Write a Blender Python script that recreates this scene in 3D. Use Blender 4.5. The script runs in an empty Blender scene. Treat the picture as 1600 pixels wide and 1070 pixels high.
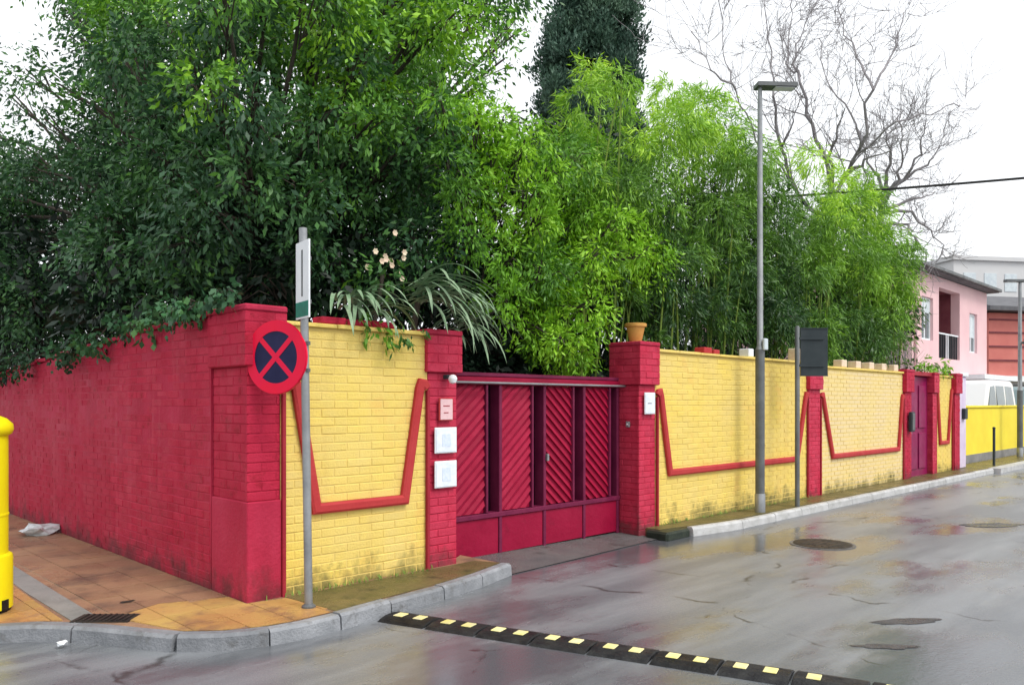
import bpy, bmesh, math, random
import numpy as np
from mathutils import Vector, Matrix
sc = bpy.context.scene
R = math.radians
# ------------------------------------------------------------------ camera, sky, sun, exposure
cam_d = bpy.data.cameras.new('camera'); cam = bpy.data.objects.new('camera', cam_d)
sc.collection.objects.link(cam)
cam.location = (0, 0, 1.62); cam.rotation_euler = (R(90), 0, R(-45))
cam_d.sensor_width = 36; cam_d.lens = 27.9; cam_d.shift_y = 95/1600; cam_d.clip_end = 600; cam_d.clip_start = .05
sc.camera = cam
SUN_EL, SUN_AZ = 52, -78        # azimuth: direction the light comes from, degrees from +X
w = bpy.data.worlds.new('World'); sc.world = w; w.use_nodes = True
nt = w.node_tree; nt.nodes.clear()
out = nt.nodes.new('ShaderNodeOutputWorld')
sky = nt.nodes.new('ShaderNodeTexSky'); sky.sky_type = 'NISHITA'; sky.sun_disc = False
sky.sun_elevation = R(SUN_EL); sky.sun_rotation = R(90 - SUN_AZ); sky.dust_density = 4; sky.air_density = 1
hs = nt.nodes.new('ShaderNodeHueSaturation'); hs.inputs['Saturation'].default_value = .25
b1 = nt.nodes.new('ShaderNodeBackground'); b1.inputs['Strength'].default_value = .05
b2 = nt.nodes.new('ShaderNodeBackground'); b2.inputs['Color'].default_value = (.95, .975, 1, 1); b2.inputs['Strength'].default_value = .80
ad = nt.nodes.new('ShaderNodeAddShader')
nt.links.new(sky.outputs[0], hs.inputs['Color']); nt.links.new(hs.outputs[0], b1.inputs['Color'])
nt.links.new(b1.outputs[0], ad.inputs[0]); nt.links.new(b2.outputs[0], ad.inputs[1]); nt.links.new(ad.outputs[0], out.inputs[0])
sd = bpy.data.lights.new('sun', 'SUN'); sd.energy = 1.2; sd.angle = R(18); sd.color = (1, .96, .9)
so = bpy.data.objects.new('sun', sd); sc.collection.objects.link(so)
dirv = Vector((math.cos(R(SUN_EL))*math.cos(R(SUN_AZ)), math.cos(R(SUN_EL))*math.sin(R(SUN_AZ)), math.sin(R(SUN_EL))))
so.rotation_euler = dirv.to_track_quat('Z', 'Y').to_euler(); so.location = (0, -10, 20)
sc.view_settings.view_transform = 'Standard'; sc.view_settings.look = 'None'
sc.view_settings.exposure = .45; sc.view_settings.gamma = 1; sc.view_settings.use_curve_mapping = False
sc.cycles.max_bounces = 5; sc.cycles.transparent_max_bounces = 8

# ------------------------------------------------------------------ materials
def mat(name, c1, c2=None, scale=3, rough=.6, rough2=None, bump=0, bscale=40, stretch=(1,1,1), c3=None, c3scale=1, c3lo=.55, c3hi=.7, rand=0, metal=0, spec=.14, grime=None, streak=None, bstretch=(1,1,1), emit=0):
    m = bpy.data.materials.new(name); m.use_nodes = True
    n = m.node_tree; L = n.links; p = n.nodes['Principled BSDF']
    geo = n.nodes.new('ShaderNodeNewGeometry')
    def noise(sca, st, det=5):
        mp = n.nodes.new('ShaderNodeMapping'); mp.inputs['Scale'].default_value = st
        L.new(geo.outputs['Position'], mp.inputs['Vector'])
        t = n.nodes.new('ShaderNodeTexNoise'); t.inputs['Scale'].default_value = sca; t.inputs['Detail'].default_value = det
        t.inputs['Roughness'].default_value = .62
        L.new(mp.outputs[0], t.inputs['Vector']); return t
    def mr(sock, a, b, c, d):
        q = n.nodes.new('ShaderNodeMapRange'); q.inputs[1].default_value = a; q.inputs[2].default_value = b
        q.inputs[3].default_value = c; q.inputs[4].default_value = d; L.new(sock, q.inputs[0]); return q.outputs[0]
    def mix(f, a, b):
        q = n.nodes.new('ShaderNodeMix'); q.data_type = 'RGBA'; L.new(f, q.inputs[0])
        for s, v in ((q.inputs[6], a), (q.inputs[7], b)):
            if isinstance(v, tuple): s.default_value = v + (1,)
            else: L.new(v, s)
        return q.outputs[2]
    t = noise(scale, stretch)
    col = mix(mr(t.outputs[0], .35, .65, 0, 1), c1, c2 or c1)
    if c3:
        t3 = noise(c3scale, stretch if c3scale > 0 else (1,1,1), 8)
        col = mix(mr(t3.outputs[0], c3lo, c3hi, 0, 1), col, c3)
    if grime or streak:
        sp = n.nodes.new('ShaderNodeSeparateXYZ'); L.new(geo.outputs['Position'], sp.inputs[0])
    def mul(a, b):
        q = n.nodes.new('ShaderNodeMath'); q.operation = 'MULTIPLY'; q.use_clamp = True; L.new(a, q.inputs[0])
        if isinstance(b, float): q.inputs[1].default_value = b
        else: L.new(b, q.inputs[1])
        return q.outputs[0]
    if streak:      # rain runs: narrow vertical stains of uneven length
        ts = noise(1, (5,5,.35), 4); tl = noise(3.1, (1,1,.15), 3)
        col = mix(mul(mul(mr(ts.outputs[0], .53, .70, 0, 1), mr(tl.outputs[0], .42, .62, 0, 1)), streak[1]), col, streak[0])
    if grime:       # splash dirt creeping up from the pavement
        tg = noise(5, (1,1,.7), 6)
        ma = n.nodes.new('ShaderNodeMath'); ma.operation = 'MULTIPLY_ADD'; L.new(tg.outputs[0], ma.inputs[0]); ma.inputs[1].default_value = -1.0; L.new(sp.outputs[2], ma.inputs[2])
        col = mix(mul(mr(ma.outputs[0], grime[1]-.5, -.42, 0, 1), grime[2]), col, grime[0])
    if rand:
        oi = n.nodes.new('ShaderNodeObjectInfo')
        h = n.nodes.new('ShaderNodeHueSaturation'); L.new(col, h.inputs['Color'])
        L.new(mr(oi.outputs['Random'], 0, 1, 1-rand, 1+rand), h.inputs['Value']); col = h.outputs[0]
    L.new(col, p.inputs['Base Color'])
    p.inputs['Roughness'].default_value = rough; p.inputs['Metallic'].default_value = metal
    p.inputs['Specular IOR Level'].default_value = spec
    if rough2 is not None:
        t4 = noise(scale*.6+.3, (1,1,1), 6); L.new(mr(t4.outputs[0], .38, .6, rough, rough2), p.inputs['Roughness'])
    if bump:
        t5 = noise(bscale, bstretch, 6); bn = n.nodes.new('ShaderNodeBump'); bn.inputs['Strength'].default_value = bump
        bn.inputs['Distance'].default_value = .02; L.new(t5.outputs[0], bn.inputs['Height']); L.new(bn.outputs[0], p.inputs['Normal'])
    return m

M = {}
M['red_plaster'] = mat('red_plaster', (.40,.018,.05), (.47,.032,.075), 2.2, .55, .75, .5, 28, (1,1,.35), (.32,.014,.036), 1.7, .5, .75, grime=((.13,.03,.035), .30, .8), streak=((.50,.10,.14), .45))
M['red_brick'] = mat('red_brick', (.42,.016,.045), (.48,.025,.062), 5, .55, .75, .5, 55, grime=((.13,.03,.035), .3, .8), streak=((.50,.09,.12), .4), c3=(.30,.015,.03), c3scale=9, rand=.08)
M['red_joint'] = mat('red_joint', (.40,.018,.045), (.46,.03,.07), 6, .8, bump=.4)
M['pink_brick'] = mat('pink_brick', (.50,.028,.065), (.54,.045,.09), 5, .5, .7, .5, 55, grime=((.15,.04,.045), .28, .8), streak=((.35,.02,.035), .5), c3=(.38,.02,.05), c3scale=9, rand=.08)
M['yellow_brick'] = mat('yellow_brick', (.80,.60,.135), (.76,.58,.19), 1.6, .6, .8, .45, 60, grime=((.20,.17,.06), .30, .9), streak=((.62,.42,.12), .4), c3=(.78,.47,.13), c3scale=2.3, c3lo=.56, c3hi=.8, rand=.03)
M['yellow_joint'] = mat('yellow_joint', (.76,.57,.16), (.72,.55,.19), 3, .85, bump=.4)
M['pale_brick'] = mat('pale_brick', (.80,.63,.27), (.78,.62,.34), 1.3, .65, .8, .45, 60, grime=((.20,.17,.06), .30, .9), streak=((.62,.46,.2), .4), rand=.04)
M['trim_red'] = mat('trim_red', (.42,.035,.04), (.46,.05,.05), 4, .5, .7, .3, 40)
M['trim_dark'] = mat('trim_dark', (.30,.02,.035), (.36,.03,.045), 4, .5, .7, .3, 40)
M['gate_red'] = mat('gate_red', (.26,.005,.032), (.31,.009,.042), 3, .32, .5, .25, 20, c3=(.22,.006,.03), c3scale=4)
M['gate_slat'] = mat('gate_slat', (.29,.006,.034), (.34,.011,.045), 6, .5, .65, .2, 30, rand=.12)
M['gate_gap_shade'] = mat('gate_gap_shade', (.022,.008,.02), (.035,.012,.026), 5, .6)  # darkness of the open gate gaps, given as a paint colour
M['gate_frame'] = mat('gate_frame', (.13,.012,.045), (.18,.02,.06), 5, .35, .5)
M['asphalt'] = mat('asphalt', (.125,.132,.142), (.18,.187,.195), .55, .06, .33, .4, 90, (1,.55,1), (.075,.08,.088), 1.1, .54, .72, spec=.55)
def road_mat():
    m = M['asphalt']; n = m.node_tree; L = n.links; p = n.nodes['Principled BSDF']
    geo = [q for q in n.nodes if q.type == 'NEW_GEOMETRY'][0]
    def nz(st, sca, det, ro=.6):
        mp = n.nodes.new('ShaderNodeMapping'); mp.inputs['Scale'].default_value = st; L.new(geo.outputs['Position'], mp.inputs['Vector'])
        t = n.nodes.new('ShaderNodeTexNoise'); t.inputs['Scale'].default_value = sca; t.inputs['Detail'].default_value = det; t.inputs['Roughness'].default_value = ro
        L.new(mp.outputs[0], t.inputs[0]); return t.outputs[0]
    def mr(s, a, b, c, d):
        q = n.nodes.new('ShaderNodeMapRange'); q.interpolation_type = 'SMOOTHSTEP'; q.inputs[1].default_value = a; q.inputs[2].default_value = b; q.inputs[3].default_value = c; q.inputs[4].default_value = d
        L.new(s, q.inputs[0]); return q.outputs[0]
    def mixc(f, a, b):
        q = n.nodes.new('ShaderNodeMix'); q.data_type = 'RGBA'; L.new(f, q.inputs[0])
        for s, v in ((q.inputs[6], a), (q.inputs[7], b)):
            if isinstance(v, tuple): s.default_value = v + (1,)
            else: L.new(v, s)
        return q.outputs[2]
    wet = nz((.45,1,1), .9, 7, .58)          # film of water, drawn out along the street
    grain = nz((1,1,1), 150, 3); fine = nz((1,1,1), 38, 4); worn = nz((.25,1.4,1), .8, 5)
    c = mixc(mr(worn, .4, .62, 0, 1), (.13,.14,.155), (.22,.232,.248))
    c = mixc(mr(grain, .52, .72, 0, .7), c, (.34,.34,.34)); c = mixc(mr(grain, .46, .3, 0, .8), c, (.05,.05,.055))
    c = mixc(mr(wet, .47, .6, 0, .6), c, (.06,.065,.072))
    # cracks
    v = n.nodes.new('ShaderNodeTexVoronoi'); v.feature = 'DISTANCE_TO_EDGE'; v.inputs['Scale'].default_value = .45
    mp = n.nodes.new('ShaderNodeMapping'); L.new(geo.outputs['Position'], mp.inputs['Vector'])
    wob = n.nodes.new('ShaderNodeTexNoise'); wob.inputs['Scale'].default_value = 2.5; wob.inputs['Detail'].default_value = 6; L.new(geo.outputs['Position'], wob.inputs[0])
    add = n.nodes.new('ShaderNodeVectorMath'); add.operation = 'MULTIPLY_ADD'; L.new(wob.outputs['Color'], add.inputs[0]); add.inputs[1].default_value = (.5,.5,.0); L.new(mp.outputs[0], add.inputs[2])
    L.new(add.outputs[0], v.inputs['Vector'])
    ck = n.nodes.new('ShaderNodeMath'); ck.operation = 'MULTIPLY'; L.new(mr(v.outputs['Distance'], .0, .012, 1, 0), ck.inputs[0]); L.new(mr(wob.outputs[0], .45, .6, 0, .85), ck.inputs[1])
    c = mixc(ck.outputs[0], c, (.03,.03,.03))
    L.new(c, p.inputs['Base Color'])
    L.new(mr(wet, .44, .60, .40, .17), p.inputs['Roughness']); p.inputs['Specular IOR Level'].default_value = .6
    bn = n.nodes.new('ShaderNodeBump'); bn.inputs['Distance'].default_value = .004; L.new(mr(wet, .46, .60, .8, .3), bn.inputs['Strength']); L.new(fine, bn.inputs['Height'])
    bn2 = n.nodes.new('ShaderNodeBump'); bn2.inputs['Distance'].default_value = .02; bn2.inputs['Strength'].default_value = .2; L.new(nz((.6,1,1), 3, 3), bn2.inputs['Height']); L.new(bn.outputs[0], bn2.inputs['Normal'])
    L.new(bn2.outputs[0], p.inputs['Normal'])
road_mat()
M['patch'] = mat('patch', (.055,.056,.06), (.085,.085,.09), 9, .12, .4, .5, 70)
M['tile_orange'] = mat('tile_orange', c1=(.44,.20,.08), c2=(.50,.33,.10), scale=1.3, rough=.22, rough2=.5, bump=.5, bscale=45, rand=.1, spec=.35, c3=(.24,.13,.075), c3scale=3.2, c3lo=.5, c3hi=.66)
M['tile_brown'] = mat('tile_brown', c1=(.27,.15,.095), c2=(.36,.22,.125), scale=1.1, rough=.2, rough2=.5, bump=.5, bscale=45, rand=.1, spec=.35, c3=(.13,.09,.065), c3scale=2.5, c3lo=.5, c3hi=.7)
M['mossy'] = mat('mossy', (.17,.13,.06), (.11,.10,.038), 4, .2, .5, .6, 40, c3=(.06,.06,.03), c3scale=6)
M['kerb'] = mat('kerb', (.29,.30,.32), (.20,.21,.225), 5, .3, .6, .6, 50, c3=(.15,.15,.15), c3scale=8, rand=.14)
M['kerb_pale'] = mat('kerb_pale', (.55,.55,.55), (.40,.40,.39), 5, .3, .6, .6, 50, c3=(.3,.3,.29), c3scale=6, c3lo=.58, rand=.08)
M['concrete_wet'] = mat('concrete_wet', (.10,.10,.105), (.16,.155,.15), 1.5, .15, .45, .5, 60, c3=(.06,.06,.06), c3scale=3)
M['concrete'] = mat('concrete', (.28,.27,.26), (.2,.2,.19), 3, .5, .7, .5, 40)
M['soil'] = mat('soil', (.04,.03,.02), (.06,.05,.03), 3, .9, bump=.5)
M['galv'] = mat('galv', (.34,.35,.36), (.24,.25,.26), 4, .35, .55, .15, 30, metal=.5)
M['galv_dark'] = mat('galv_dark', (.17,.18,.18), (.12,.125,.13), 4, .4, .6, .2, 30, metal=.35)
M['sign_red'] = mat('sign_red', (.78,.01,.045), (.74,.01,.06), 3, .28)
M['sign_blue'] = mat('sign_blue', (.012,.012,.05), (.02,.02,.07), 6, .3)
M['white'] = mat('white', (.8,.82,.84), (.72,.75,.78), 5, .4)
M['paper'] = mat('paper', (.8,.84,.9), (.66,.72,.82), 18, .5)
M['print_blue'] = mat('print_blue', (.55,.65,.80), (.7,.76,.84), 30, .5)
M['sign_green'] = mat('sign_green', (.02,.25,.17), (.015,.16,.12), 6, .4)
M['dark_panel'] = mat('dark_panel', (.035,.045,.05), (.05,.06,.065), 3, .5)
M['post_yellow'] = mat('post_yellow', (.86,.78,.01), (.82,.68,.01), 3, .3, .45, .1, 30)
M['rubber'] = mat('rubber', (.012,.012,.014), (.03,.03,.03), 12, .3, .6, .5, 60, rand=.3)
M['reflector'] = mat('reflector', (.82,.72,.24), (.75,.68,.42), 12, .35, rand=.15)
M['terracotta'] = mat('terracotta', (.62,.33,.09), (.5,.24,.06), 6, .6)
M['iron'] = mat('iron', (.03,.028,.026), (.06,.05,.042), 8, .35, .6, .5, 50, metal=.4)
M['bark'] = mat('bark', (.05,.042,.035), (.09,.075,.06), 8, .9, bump=.7, bscale=25, stretch=(1,1,.3))
M['bark_pale'] = mat('bark_pale', (.36,.34,.35), (.27,.25,.26), 3, .9, bump=.5)  # pale grey-brown bark, lightened further to paint in the washed-out fade
M['culm'] = mat('culm', (.22,.30,.05), (.12,.2,.04), 8, .5)
M['cable'] = mat('cable', (.03,.03,.03), None, 3, .6)
M['pink_wall'] = mat('pink_wall', (.76,.52,.53), (.70,.46,.48), .7, .8, bump=.3)  # pink lightened so the colour carries the distant haze
M['house_red'] = mat('house_red', (.17,.045,.06), (.22,.07,.08), 2, .7)
M['brick_red_far'] = mat('brick_red_far', (.62,.21,.18), (.56,.17,.15), 1, .7, bump=.3)  # red washed out in the colour itself, in place of haze
M['roof_dark'] = mat('roof_dark', (.10,.10,.11), (.15,.15,.16), 2, .7)
M['glass'] = mat('glass', (.10,.13,.14), (.16,.2,.21), .8, .08, spec=.6)
M['shutter'] = mat('shutter', (.62,.68,.70), (.5,.56,.6), 4, .5)
M['yellow_far'] = mat('yellow_far', (.84,.70,.06), (.78,.62,.05), 1.2, .6, bump=.3)
M['pale_grey'] = mat('pale_grey', (.55,.56,.57), (.6,.6,.6), .3, .9)
M['lilac'] = mat('lilac', (.52,.40,.60), (.66,.58,.70), 1.3, .6, bump=.2)
M['magenta_door'] = mat('magenta_door', (.20,.006,.06), (.26,.01,.08), 4, .35, .5)
M['car_white'] = mat('car_white', (.8,.8,.8), None, 3, .2)
M['car_teal'] = mat('car_teal', (.22,.30,.31), None, 3, .2)
M['tyre'] = mat('tyre', (.02,.02,.02), None, 3, .8)
M['strap'] = mat('strap', (.14,.24,.13), (.30,.40,.26), 7, .4)
M['cream'] = mat('cream', (.75,.66,.48), (.7,.5,.38), 20, .6)
M['plastic_bag'] = mat('plastic_bag', (.7,.74,.76), (.45,.5,.5), 14, .4)
M['moss_dark'] = mat('moss_dark', (.02,.028,.022), (.04,.05,.035), 7, .4, bump=.5)

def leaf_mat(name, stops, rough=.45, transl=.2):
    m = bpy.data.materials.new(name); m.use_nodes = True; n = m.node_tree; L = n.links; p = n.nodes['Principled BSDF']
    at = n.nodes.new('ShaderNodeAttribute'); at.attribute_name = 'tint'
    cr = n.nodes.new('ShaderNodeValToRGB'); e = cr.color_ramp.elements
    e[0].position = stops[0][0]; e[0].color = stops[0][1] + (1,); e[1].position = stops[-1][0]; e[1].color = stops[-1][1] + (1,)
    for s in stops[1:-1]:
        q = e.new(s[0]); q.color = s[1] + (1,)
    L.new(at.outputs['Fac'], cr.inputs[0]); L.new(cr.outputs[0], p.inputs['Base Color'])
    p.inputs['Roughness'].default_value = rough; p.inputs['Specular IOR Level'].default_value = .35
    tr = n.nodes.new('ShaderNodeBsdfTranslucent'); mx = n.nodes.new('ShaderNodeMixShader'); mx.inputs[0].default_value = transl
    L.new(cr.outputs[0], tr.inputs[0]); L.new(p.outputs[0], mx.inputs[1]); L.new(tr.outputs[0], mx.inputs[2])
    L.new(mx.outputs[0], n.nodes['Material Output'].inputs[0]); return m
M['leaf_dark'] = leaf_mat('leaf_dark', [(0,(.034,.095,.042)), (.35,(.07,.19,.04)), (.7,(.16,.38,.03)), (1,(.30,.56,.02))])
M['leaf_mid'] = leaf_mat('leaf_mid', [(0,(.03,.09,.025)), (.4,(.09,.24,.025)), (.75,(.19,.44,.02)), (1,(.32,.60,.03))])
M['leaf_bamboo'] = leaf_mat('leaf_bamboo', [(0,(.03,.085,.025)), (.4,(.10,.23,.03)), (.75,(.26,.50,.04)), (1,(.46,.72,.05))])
M['leaf_hollow_shade'] = leaf_mat('leaf_hollow_shade', [(0,(.008,.02,.012)), (.5,(.012,.036,.016)), (1,(.03,.08,.02))])  # near-black: shade of the crown hollows put into the leaf colour
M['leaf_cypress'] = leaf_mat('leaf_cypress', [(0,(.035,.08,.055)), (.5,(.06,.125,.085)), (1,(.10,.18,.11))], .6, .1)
M['leaf_ivy'] = leaf_mat('leaf_ivy', [(0,(.02,.06,.03)), (.5,(.05,.16,.06)), (1,(.14,.32,.08))])

# ------------------------------------------------------------------ mesh helpers
class MB:
    def __init__(s): s.v = []; s.f = []; s.mi = []
    def add(s, vs, fs, m=0):
        o = len(s.v); s.v += [tuple(v) for v in vs]; s.f += [tuple(i+o for i in f) for f in fs]; s.mi += [m]*len(fs); return s
    def box(s, x0, x1, y0, y1, z0, z1, m=0):
        return s.add([(x0,y0,z0),(x1,y0,z0),(x1,y1,z0),(x0,y1,z0),(x0,y0,z1),(x1,y0,z1),(x1,y1,z1),(x0,y1,z1)],
            [(3,2,1,0),(4,5,6,7),(0,1,5,4),(1,2,6,5),(2,3,7,6),(3,0,4,7)], m)
    def cbox(s, x0, x1, y0, y1, z0, z1, c=.01, m=0):      # box with all edges chamfered
        bm = bmesh.new(); r = bmesh.ops.create_cube(bm, size=1)
        for v in bm.verts: v.co = Vector(((x0+x1)/2+v.co.x*(x1-x0), (y0+y1)/2+v.co.y*(y1-y0), (z0+z1)/2+v.co.z*(z1-z0)))
        bmesh.ops.bevel(bm, geom=bm.edges[:], offset=c, segments=1, affect='EDGES')
        vs = [v.co[:] for v in bm.verts]; fs = [[v.index for v in f.verts] for f in bm.faces]; bm.free(); return s.add(vs, fs, m)
    def prism(s, pts, z0, z1, m=0):                        # polygon in XY extruded in Z (pts counter-clockwise)
        n = len(pts); vs = [(x,y,z0) for x,y in pts] + [(x,y,z1) for x,y in pts]
        return s.add(vs, [tuple(range(n-1,-1,-1)), tuple(range(n,2*n))] + [(i,(i+1)%n,(i+1)%n+n,i+n) for i in range(n)], m)
    def xz(s, pts, y0, y1, m=0):                           # polygon in XZ extruded in Y
        n = len(pts); vs = [(x,y0,z) for x,z in pts] + [(x,y1,z) for x,z in pts]
        return s.add(vs, [tuple(range(n)), tuple(range(2*n-1,n-1,-1))] + [((i+1)%n,i,i+n,(i+1)%n+n) for i in range(n)], m)
    def tube(s, path, rad, n=8, m=0, cap=True):
        path = [Vector(p) for p in path]; rad = rad if hasattr(rad, '__len__') else [rad]*len(path)
        vs = []; up = Vector((0,0,1)); pu = None
        for i, p in enumerate(path):
            d = (path[min(i+1,len(path)-1)] - path[max(i-1,0)]).normalized()
            if pu is None: pu = d.orthogonal().normalized()
            u = (pu - d*pu.dot(d)); u = u.normalized() if u.length > 1e-5 else d.orthogonal().normalized(); pu = u
            w_ = d.cross(u)
            for k in range(n):
                a = 2*math.pi*k/n; vs.append(p + (u*math.cos(a)+w_*math.sin(a))*rad[i])
        fs = []
        for i in range(len(path)-1):
            for k in range(n):
                a = i*n+k; b = i*n+(k+1)%n; fs.append((a,b,b+n,a+n))
        if cap: fs.append(tuple(range(n-1,-1,-1))); e = (len(path)-1)*n; fs.append(tuple(range(e,e+n)))
        return s.add(vs, fs, m)
    def lathe(s, prof, cx, cy, n=24, m=0):                 # profile [(r,z)] about a vertical axis
        vs = [(cx+r*math.cos(2*math.pi*k/n), cy+r*math.sin(2*math.pi*k/n), z) for r, z in prof for k in range(n)]
        fs = [(i*n+k, i*n+(k+1)%n, (i+1)*n+(k+1)%n, (i+1)*n+k) for i in range(len(prof)-1) for k in range(n)]
        fs.append(tuple(range(n-1,-1,-1))); e = (len(prof)-1)*n; fs.append(tuple(range(e,e+n)))
        return s.add(vs, fs, m)
    def mesh(s, name, mats):
        me = bpy.data.meshes.new(name); me.from_pydata(s.v, [], s.f); mats = mats if isinstance(mats, (list,tuple)) else [mats]
        for m in mats: me.materials.append(M[m])
        if len(mats) > 1: me.polygons.foreach_set('material_index', s.mi)
        bm = bmesh.new(); bm.from_mesh(me); bmesh.ops.recalc_face_normals(bm, faces=bm.faces); bm.to_mesh(me); bm.free()
        return me
    def build(s, name, mats, parent=None, smooth=False, label=None, kind=None):
        me = s.mesh(name, mats)
        if smooth:
            me.polygons.foreach_set('use_smooth', [True]*len(me.polygons))
            me.set_sharp_from_angle(angle=R(38))
        return link(name, me, parent, label, kind)
def link(name, me, parent=None, label=None, kind=None, loc=None):
    o = bpy.data.objects.new(name, me); sc.collection.objects.link(o)
    if loc is not None: o.location = loc
    if parent is not None:
        o.parent = parent; o.matrix_parent_inverse = parent.matrix_world.inverted()
    if label: o['label'] = label
    if kind: o['kind'] = kind
    return o
def tag(o, label, cat, group=None):
    o['label'] = label; o['category'] = cat
    if group: o['group'] = group
    return o
def thing(name, loc, label, cat, group=None, rz=0):
    o = bpy.data.objects.new(name, None); sc.collection.objects.link(o); o.location = loc; o.rotation_euler = (0,0,rz)
    o.empty_display_size = .1
    o.matrix_world = Matrix.Translation(loc) @ Matrix.Rotation(rz, 4, 'Z')
    return tag(o, label, cat, group)
def copy_tree(o, loc, label=None):
    c = o.copy(); sc.collection.objects.link(c); c.location = loc
    if label: c['label'] = label
    def rec(a, b):
        for ch in list(a.children):
            d = ch.copy(); sc.collection.objects.link(d); d.parent = b; rec(ch, d)
    rec(o, c); return c
def offset_strip(path, wd):
    n = len(path); L_ = []; Rr = []
    for i in range(n):
        p = Vector(path[i]); a = (p-Vector(path[i-1])).normalized() if i else None; b = (Vector(path[i+1])-p).normalized() if i < n-1 else None
        a = a or b; b = b or a; na = Vector((-a.y,a.x)); nb = Vector((-b.y,b.x)); m = (na+nb).normalized(); k = wd/2/max(.35, m.dot(na))
        L_.append(p+m*k); Rr.append(p-m*k)
    return L_, Rr
def strip_xz(mb, path, wd, y0, y1):                        # mitred moulding on a wall facing -Y
    a, b = offset_strip(path, wd); a2, b2 = offset_strip(path, wd*.55); ym = y0
    for i in range(len(path)-1):
        vs = []
        for q in (i, i+1):
            vs += [(a[q].x,y1,a[q].y), (a[q].x,y0+.012,a[q].y), (a2[q].x,y0,a2[q].y), (b2[q].x,y0,b2[q].y), (b[q].x,y0+.012,b[q].y), (b[q].x,y1,b[q].y)]
        fs = [(k,k+1,k+7,k+6) for k in range(5)] + [(5,0,6,11), (0,5,4,3,2,1), (6,7,8,9,10,11)]
        mb.add(vs, fs)
    return mb

# ------------------------------------------------------------------ bricks
BL, BH, BD, JT = .24, .064, .03, .006
def brick_mesh(name, mat_, L_, axis, H=BH):
    # origin at centre of the back face; outward direction -Y ('y') or -X ('x')
    c = .005; l = L_/2; h = H/2; t = BD
    vs = [(-l,0,-h),(l,0,-h),(l,0,h),(-l,0,h),(-l,-t+c,-h),(l,-t+c,-h),(l,-t+c,h),(-l,-t+c,h),
          (-l+c,-t,-h+c),(l-c,-t,-h+c),(l-c,-t,h-c),(-l+c,-t,h-c)]
    fs = [(0,1,2,3),(0,4,5,1),(1,5,6,2),(2,6,7,3),(3,7,4,0),(4,8,9,5),(5,9,10,6),(6,10,11,7),(7,11,8,4),(8,11,10,9)]
    if axis == 'x': vs = [(y, -x, z) for x, y, z in vs]
    return MB().add(vs, fs).mesh(name, mat_)
_bm = {}
# how far the brick backs sit behind the wall line: sets how deep the painted joints read
JOFF = {'yellow_brick': .0405, 'pale_brick': .0405, 'red_brick': .0435, 'pink_brick': .0425}
def lay_bricks(parent, mat_, a0, a1, z0, z1, plane, axis, limit=300, key=None, seed=1, skip=None, reverse=False):
    rnd = random.Random(seed); rows = int((z1-z0+JT)/(BH+JT)); dz = (z1-z0+JT)/rows; H = dz-JT; items = []
    for r in range(rows):
        z = z0 + r*dz + H/2; off = 0 if r % 2 == 0 else (BL+JT)/2; x = a0 - off
        while x < a1-.02:
            xa = max(x, a0); xb = min(x+BL, a1)
            if xb-xa > .03:
                if not (skip and skip((xa+xb)/2, z)): items.append((xa, xb, z))
            x += BL+JT
    if reverse: items.sort(key=lambda i: -i[0])
    else: items.sort(key=lambda i: i[0])
    for xa, xb, z in items[:limit]:
        k = (mat_, round(xb-xa,3), axis, round(H,4))
        if k not in _bm: _bm[k] = brick_mesh('brick', mat_, xb-xa, axis, H)
        j = rnd.uniform(-.0025,.0025); c = (xa+xb)/2
        o = link('brick', _bm[k], parent, loc=(c, plane+JOFF[mat_]+j, z) if axis == 'y' else (plane+JOFF[mat_]+j, c, z))
    rest = items[limit:]
    if rest:
        mb = MB()
        for xa, xb, z in rest:
            j = rnd.uniform(-.0025,.0025)
            bmv = [(-1,0,-1),(1,0,-1),(1,0,1),(-1,0,1)]; l = (xb-xa)/2; h = H/2; c = (xa+xb)/2; y = plane+JOFF[mat_]+j; e = .004
            vs = [(c+sx*l, y, z+sz*h) for sx,_,sz in bmv] + [(c+sx*(l-e), y-BD, z+sz*(h-e)) for sx,_,sz in bmv]
            if axis == 'x': vs = [(yy, xx, zz) for xx, yy, zz in vs]
            mb.add(vs, [(0,1,5,4),(1,2,6,5),(2,3,7,6),(3,0,4,7),(4,5,6,7)])
        mb.build('brickwork', mat_, parent, kind='stuff')

# ------------------------------------------------------------------ the ground
def ground():
    MB().add([(-150,-150,0),(200,-150,0),(200,200,0),(-150,200,0)], [(0,1,2,3)]).build('road', 'asphalt', kind='structure')
    MB().prism([(3.04,6.1),(60,6.6),(60,60),(3.04,60)], .004, .06).build('garden_ground', 'soil', kind='structure')
ground()
# kerb line of the rounded corner, from the gate round into the side street
K = [(5.30,5.30),(4.75,5.13),(4.28,5.03),(3.70,4.955),(3.20,4.88),(2.82,4.86),(2.55,4.90),(2.3,5.02),(2.08,5.22),(1.92,5.5),(1.76,5.8),(1.52,6.12),(1.14,6.36),(.85,6.8),(.74,7.6),(.70,10),(.70,14),(.70,30)]
def resample(path, step):
    o = [Vector(path[0])]; acc = 0
    P_ = [Vector(p) for p in path]; res = [P_[0]]; need = step
    for a, b in zip(P_, P_[1:]):
        l = (b-a).length; t = 0
        while l - t >= need: t += need; res.append(a + (b-a)*(t/l)); need = step
        need -= (l-t)
    return res
def inset(path, wd):
    a, b = offset_strip(path, wd*2); return a, b
KV = [Vector(p) for p in K]
a_, b_ = offset_strip(K, .26)
inner = a_ if (a_[5]-Vector((3,7))).length < (b_[5]-Vector((3,7))).length else b_
pav_pts = [(p.x,p.y) for p in inner]
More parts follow.
